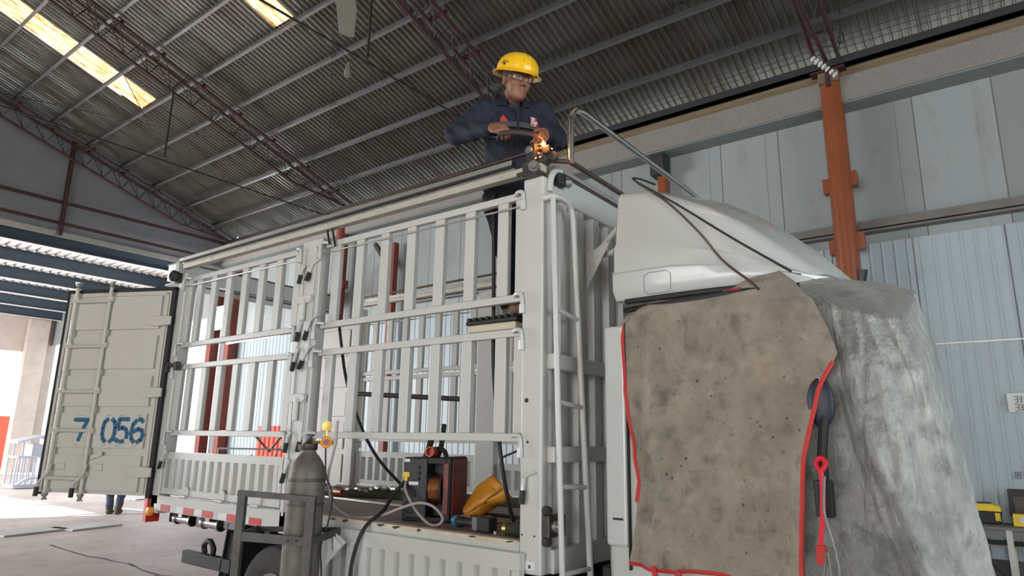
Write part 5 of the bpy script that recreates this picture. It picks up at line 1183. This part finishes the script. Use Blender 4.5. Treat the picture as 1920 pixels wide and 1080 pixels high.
# front placket, tape, badge, red triangle: thin pieces lying on the chest
jv, jf = S3.mesh()
def chest(l, z):
    rel = jv-W(0, 0, 0); lf = rel@WF; ll = rel@WL; zz = jv[:, 2]
    return .134*math.sqrt(max(.12, 1-(l/.208)**2-.45*((z-3.60)/.25)**2))+.004
def patch(pts_fn, nu, nv, m, name, par, off=.003):
    b = MB()
    def fn(u, v):
        l, z = pts_fn(u, v); return Vector(W(chest(l, z)+off, l, z))
    b.grid(fn, nu, nv); return b.build(name, m, par, angle=180)
patch(lambda u, v: (-.15+.30*u, 3.575+.036*v), 22, 2, M['greytape'], 'reflective_tape', jk, .003)
patch(lambda u, v: (-.095+.052*u, 3.612+.048*(1-abs(.35-u)/.65)*v), 8, 3, M['redtrim'], 'red_triangle', jk, .004)
patch(lambda u, v: (.105+.062*u, 3.60+.06*v), 6, 6, M['reflw'], 'chest_badge', jk, .006)
for (l0, l1, z0, z1) in ((.135, .15, 3.635, 3.658), (.153, .165, 3.62, 3.657), (.108, .130, 3.603, 3.615), (.140, .164, 3.602, 3.616), (.108, .114, 3.62, 3.655), (.126, .131, 3.62, 3.65)):
    patch(lambda u, v, l0=l0, l1=l1, z0=z0, z1=z1: (l0+(l1-l0)*u, z0+(z1-z0)*v), 2, 2, M['strap'], 'badge_print', jk, .008)
patch(lambda u, v: (.012+.016*u, 3.25+.50*v), 2, 26, M['navy2'], 'front_placket', jk, .004)
# trousers
S4 = SDF((-.95, -.2, 2.33), (.12, .75, 3.26), .009)
S4.ell(W(-.02, 0, 3.12), (.125, .175, .13), JR, .04)
for a, e, w_ in ((hipR, knR, anR), (hipL, knL, anL)): S4.cone(a, e, .102, .080, .04); S4.cone(e, w_, .078, .062, .03)
S4.wrinkle(sinw(30, 30, 46), .006); S4.cut(W(0, 0, 2.365), (0, 0, -1)); S4.build('trousers', M['navy2'], wk)
# shoes
for a, nm in ((anR, 1), (anL, 2)):
    S5 = SDF(a-np.array([.22, .28, .16]), a+np.array([.28, .2, .12]), .008); t_ = WF*.95+WL*.15
    S5.cone(a-WU*.03, a-WU*.01, .05, .05, .02); S5.cone(a-WU*.055-t_*.03, a+t_*.15-WU*.06, .042, .036, .03); S5.ell(a+t_*.14-WU*.05, (.06, .045, .036), np.stack([t_, np.cross(WU, t_), WU], 1), .02)
    S5.cut(a-WU*.09, (0, 0, -1)); sh = S5.build('shoe', M['shoe'], wk)
# hard hat
def hel(fx, fl, u): return Vector(H(fx, fl, u))
b = MB(); n = 36; rings = [(.0, .178), (.045, .174), (.085, .155), (.112, .122), (.130, .085), (.140, .05), (.143, .03)]
def helm(u, v):
    a = 2*math.pi*u; t = v
    if t < .75:
        q = t/.75*math.pi/2; r_ = math.sin(q)**.85; z = .055+.106*math.cos(q)**.9
        rf, rl = .137*r_, .124*r_
    else:
        q = (t-.75)/.25; rf, rl, z = .137+.006*q, .124+.006*q, .055-.032*q
        if q > .4: e = (q-.4)/.6; rf += .012*e+.030*e*max(0, math.cos(a))**2; rl += .020*e; z = .055-.032*.4-.012*e-.012*e*max(0, math.cos(a))
    return hel(-.012+rf*math.cos(a), rl*math.sin(a), z)
b.grid(helm, 40, 26); hh = b.build('hard_hat', M['helmet'], wk, solid=.004, angle=60)
b = MB()
def ridge(a, k):                       # front-to-back ridge over the crown
    v = a/math.pi*2*.75 if a >= 0 else -a/math.pi*2*.75
    p = helm(0.0 if a >= 0 else .5, v); return p+Vector(hl*k)-Vector(hu*abs(k)*.12)
for k in (-.028, 0, .028): b.tube([ridge(a, k) for a in np.linspace(-1.25, 1.25, 15)], .006, 6)
b.build('crown_ribs', M['helmet'], hh)
# dark mark on the side of the hat (a plain blot with four small dots)
b = MB(); c0 = helm(.765, .58)
def blob(u, v, r_):
    c = helm(u, v); b.sphere(c, r_, seg=8)
for u, v, r_ in ((.815, .70, .0125), (.787, .665, .0075), (.803, .635, .0075), (.823, .632, .0075), (.842, .66, .0075)): blob(u, v, r_)
b.build('side_mark', M['black'], hh)
# safety glasses
b = MB()
for s_ in (-1, 1):
    b.tube([Vector(H(.093, s_*.008, .018)), Vector(H(.096, s_*.035, .027)), Vector(H(.084, s_*.062, .024)), Vector(H(.066, s_*.078, .018)), Vector(H(.0, s_*.087, .012))], .0042, 6)
b.tube([Vector(H(.094, -.01, .016)), Vector(H(.097, 0, .019)), Vector(H(.094, .01, .016))], .003, 6); gl_ = b.build('safety_glasses', M['black'], wk)
b = MB()
for s_ in (-1, 1):
    b.grid(lambda u, v, s_=s_: Vector(H(.094-.022*u*u+.002*math.sin(v*3), s_*(.008+.058*u), .022-.040*v*(1-.25*u))), 8, 6)
    b.grid(lambda u, v, s_=s_: Vector(H(.070-.04*u, s_*(.072+.010*u), .020-.028*v*(1-.5*u))), 5, 4)
b.build('lens', M['glass'], gl_, solid=.0015, angle=180)
# welding torch and the glowing joint
t = thing('welding_torch', 'dark welding torch in the hand of the person, tip glowing orange', 'torch', tuple(TB))
b = MB(); b.tube(spl([TA, (TA+TB)/2+np.array([0, 0, .012]), TB, (TB+TC)/2+np.array([.012, 0, .01])], 6), [.016]*13+[.014]*6, 12); b.build('handle', M['torch'], t)
b = MB(); b.tube(spl([(TB+TC)/2+np.array([.0, 0, .016]), TC+np.array([-.015, 0, .03]), TC], 6), .009, 10); b.build('nozzle', M['rustrod'], t)
b = MB(); b.tube(spl([TA, TA+np.array([-.06, .05, .0]), np.array([-.40, .07, 3.465]), np.array([-.55, .08, 3.515]), np.array([-.70, .085, 3.535]), np.array([-.735, .075, 3.52]), np.array([-.69, .065, 3.49]), np.array([-.60, .07, 3.41]), np.array([-.54, .12, 3.29]), np.array([-.50, .20, 3.16])], 6), .011, 8); b.build('torch_cable', M['black'], t)
b = MB(); b.sphere(TC+np.array([0, -.004, -.012]), .013, seg=12); b.build('glowing_tip', M['hot'], t)
b = MB()
for k in range(5): p = TC+np.array([random.uniform(-.045, .02), random.uniform(-.02, .01), random.uniform(-.035, .005)]); b.sphere(p, random.uniform(.003, .005), seg=6)
b.build('hot_spatter', M['warm'], t)
d_ = bpy.data.lights.new('weld_glow', 'POINT'); d_.energy = 1.9; d_.color = (1, .30, .05); d_.shadow_soft_size = .02
o_ = bpy.data.objects.new('weld_glow', d_); COL.objects.link(o_); o_.location = tuple(TC+np.array([.01, -.03, .01]))
# ---------------------------------------------------------------- far person, legs seen under the open door
FO = np.array([-12.9, 3.42, 0]); FFd = np.array([-.75, .66, 0]); FFd /= np.linalg.norm(FFd); FLd = np.array([-FFd[1], FFd[0], 0])
def Q(f, l, z): return FO+FFd*f+FLd*l+np.array([0, 0, z])
fp = thing('person', 'person in blue jeans and brown shoes walking away behind the open truck door', 'person', tuple(FO))
A = SDF(FO-np.array([.6, .6, .05]), FO+np.array([.6, .6, 1.8]), .016); 
A.ell(Q(0, 0, 1.62), (.09, .085, .115), None, .02); A.cone(Q(0, 0, 1.45), Q(.01, 0, 1.55), .055, .055, .03); A.cone(Q(0, -.16, 1.38), Q(0, .16, 1.38), .07, .07, .05); A.cone(Q(0, 0, 1.0), Q(0, 0, 1.35), .12, .14, .05)
lg = ((Q(0, -.09, .92), Q(.12, -.1, .50), Q(-.02, -.1, .10)), (Q(0, .09, .92), Q(.02, .1, .49), Q(.1, .1, .09)))
for h_, k_, a_ in lg: A.cone(h_, k_, .08, .055, .03); A.cone(k_, a_, .055, .04, .02); A.cone(a_, a_+FFd*.13-np.array([0, 0, .05]), .04, .035, .02)
for s_ in (-1, 1): A.cone(Q(0, s_*.19, 1.38), Q(-.05, s_*.25, 1.1), .05, .04, .03); A.cone(Q(-.05, s_*.25, 1.1), Q(.08, s_*.24, .86), .04, .03, .02); A.ell(Q(.11, s_*.24, .80), (.03, .03, .06), None, .02)
A.build('body', M['skin'], fp)
B_ = SDF(FO-np.array([.6, .6, .05]), FO+np.array([.6, .6, 1.8]), .016)
for h_, k_, a_ in lg: B_.cone(h_, k_, .105, .082, .04); B_.cone(k_, a_, .080, .066, .03)
B_.ell(Q(0, 0, .96), (.14, .14, .12), None, .04); B_.wrinkle(sinw(26, 22, 40), .008); B_.cut(Q(0, 0, .085), (0, 0, -1)); B_.build('jeans', M['denim'], fp)
B_ = SDF(FO-np.array([.6, .6, .05]), FO+np.array([.6, .6, 1.8]), .016); B_.cone(Q(0, -.15, 1.38), Q(0, .15, 1.38), .09, .09, .06); B_.cone(Q(0, 0, .95), Q(0, 0, 1.34), .15, .165, .06)
for s_ in (-1, 1): B_.cone(Q(0, s_*.19, 1.38), Q(-.05, s_*.25, 1.1), .068, .058, .04); B_.cone(Q(-.05, s_*.25, 1.1), Q(.07, s_*.24, .88), .056, .045, .03)
B_.build('jacket', M['navy'], fp)
for h_, k_, a_ in lg:
    B_ = SDF(a_-np.array([.3, .3, .2]), a_+np.array([.3, .3, .2]), .012); B_.cone(a_-np.array([0, 0, .045])-FFd*.04, a_+FFd*.16-np.array([0, 0, .05]), .05, .045, .03); B_.cone(a_, a_+np.array([0, 0, .06]), .055, .058, .03); B_.cut((0, 0, 0.002), (0, 0, -1)); B_.build('shoe', M['shoe'], fp)
A = SDF(FO+np.array([-.2, -.2, 1.45]), FO+np.array([.2, .2, 1.8]), .014); A.ell(Q(-.01, 0, 1.65), (.10, .095, .11), None, .02); A.cut(Q(0, 0, 1.61), (0, 0, -1)); A.build('hair', M['hair'], fp)
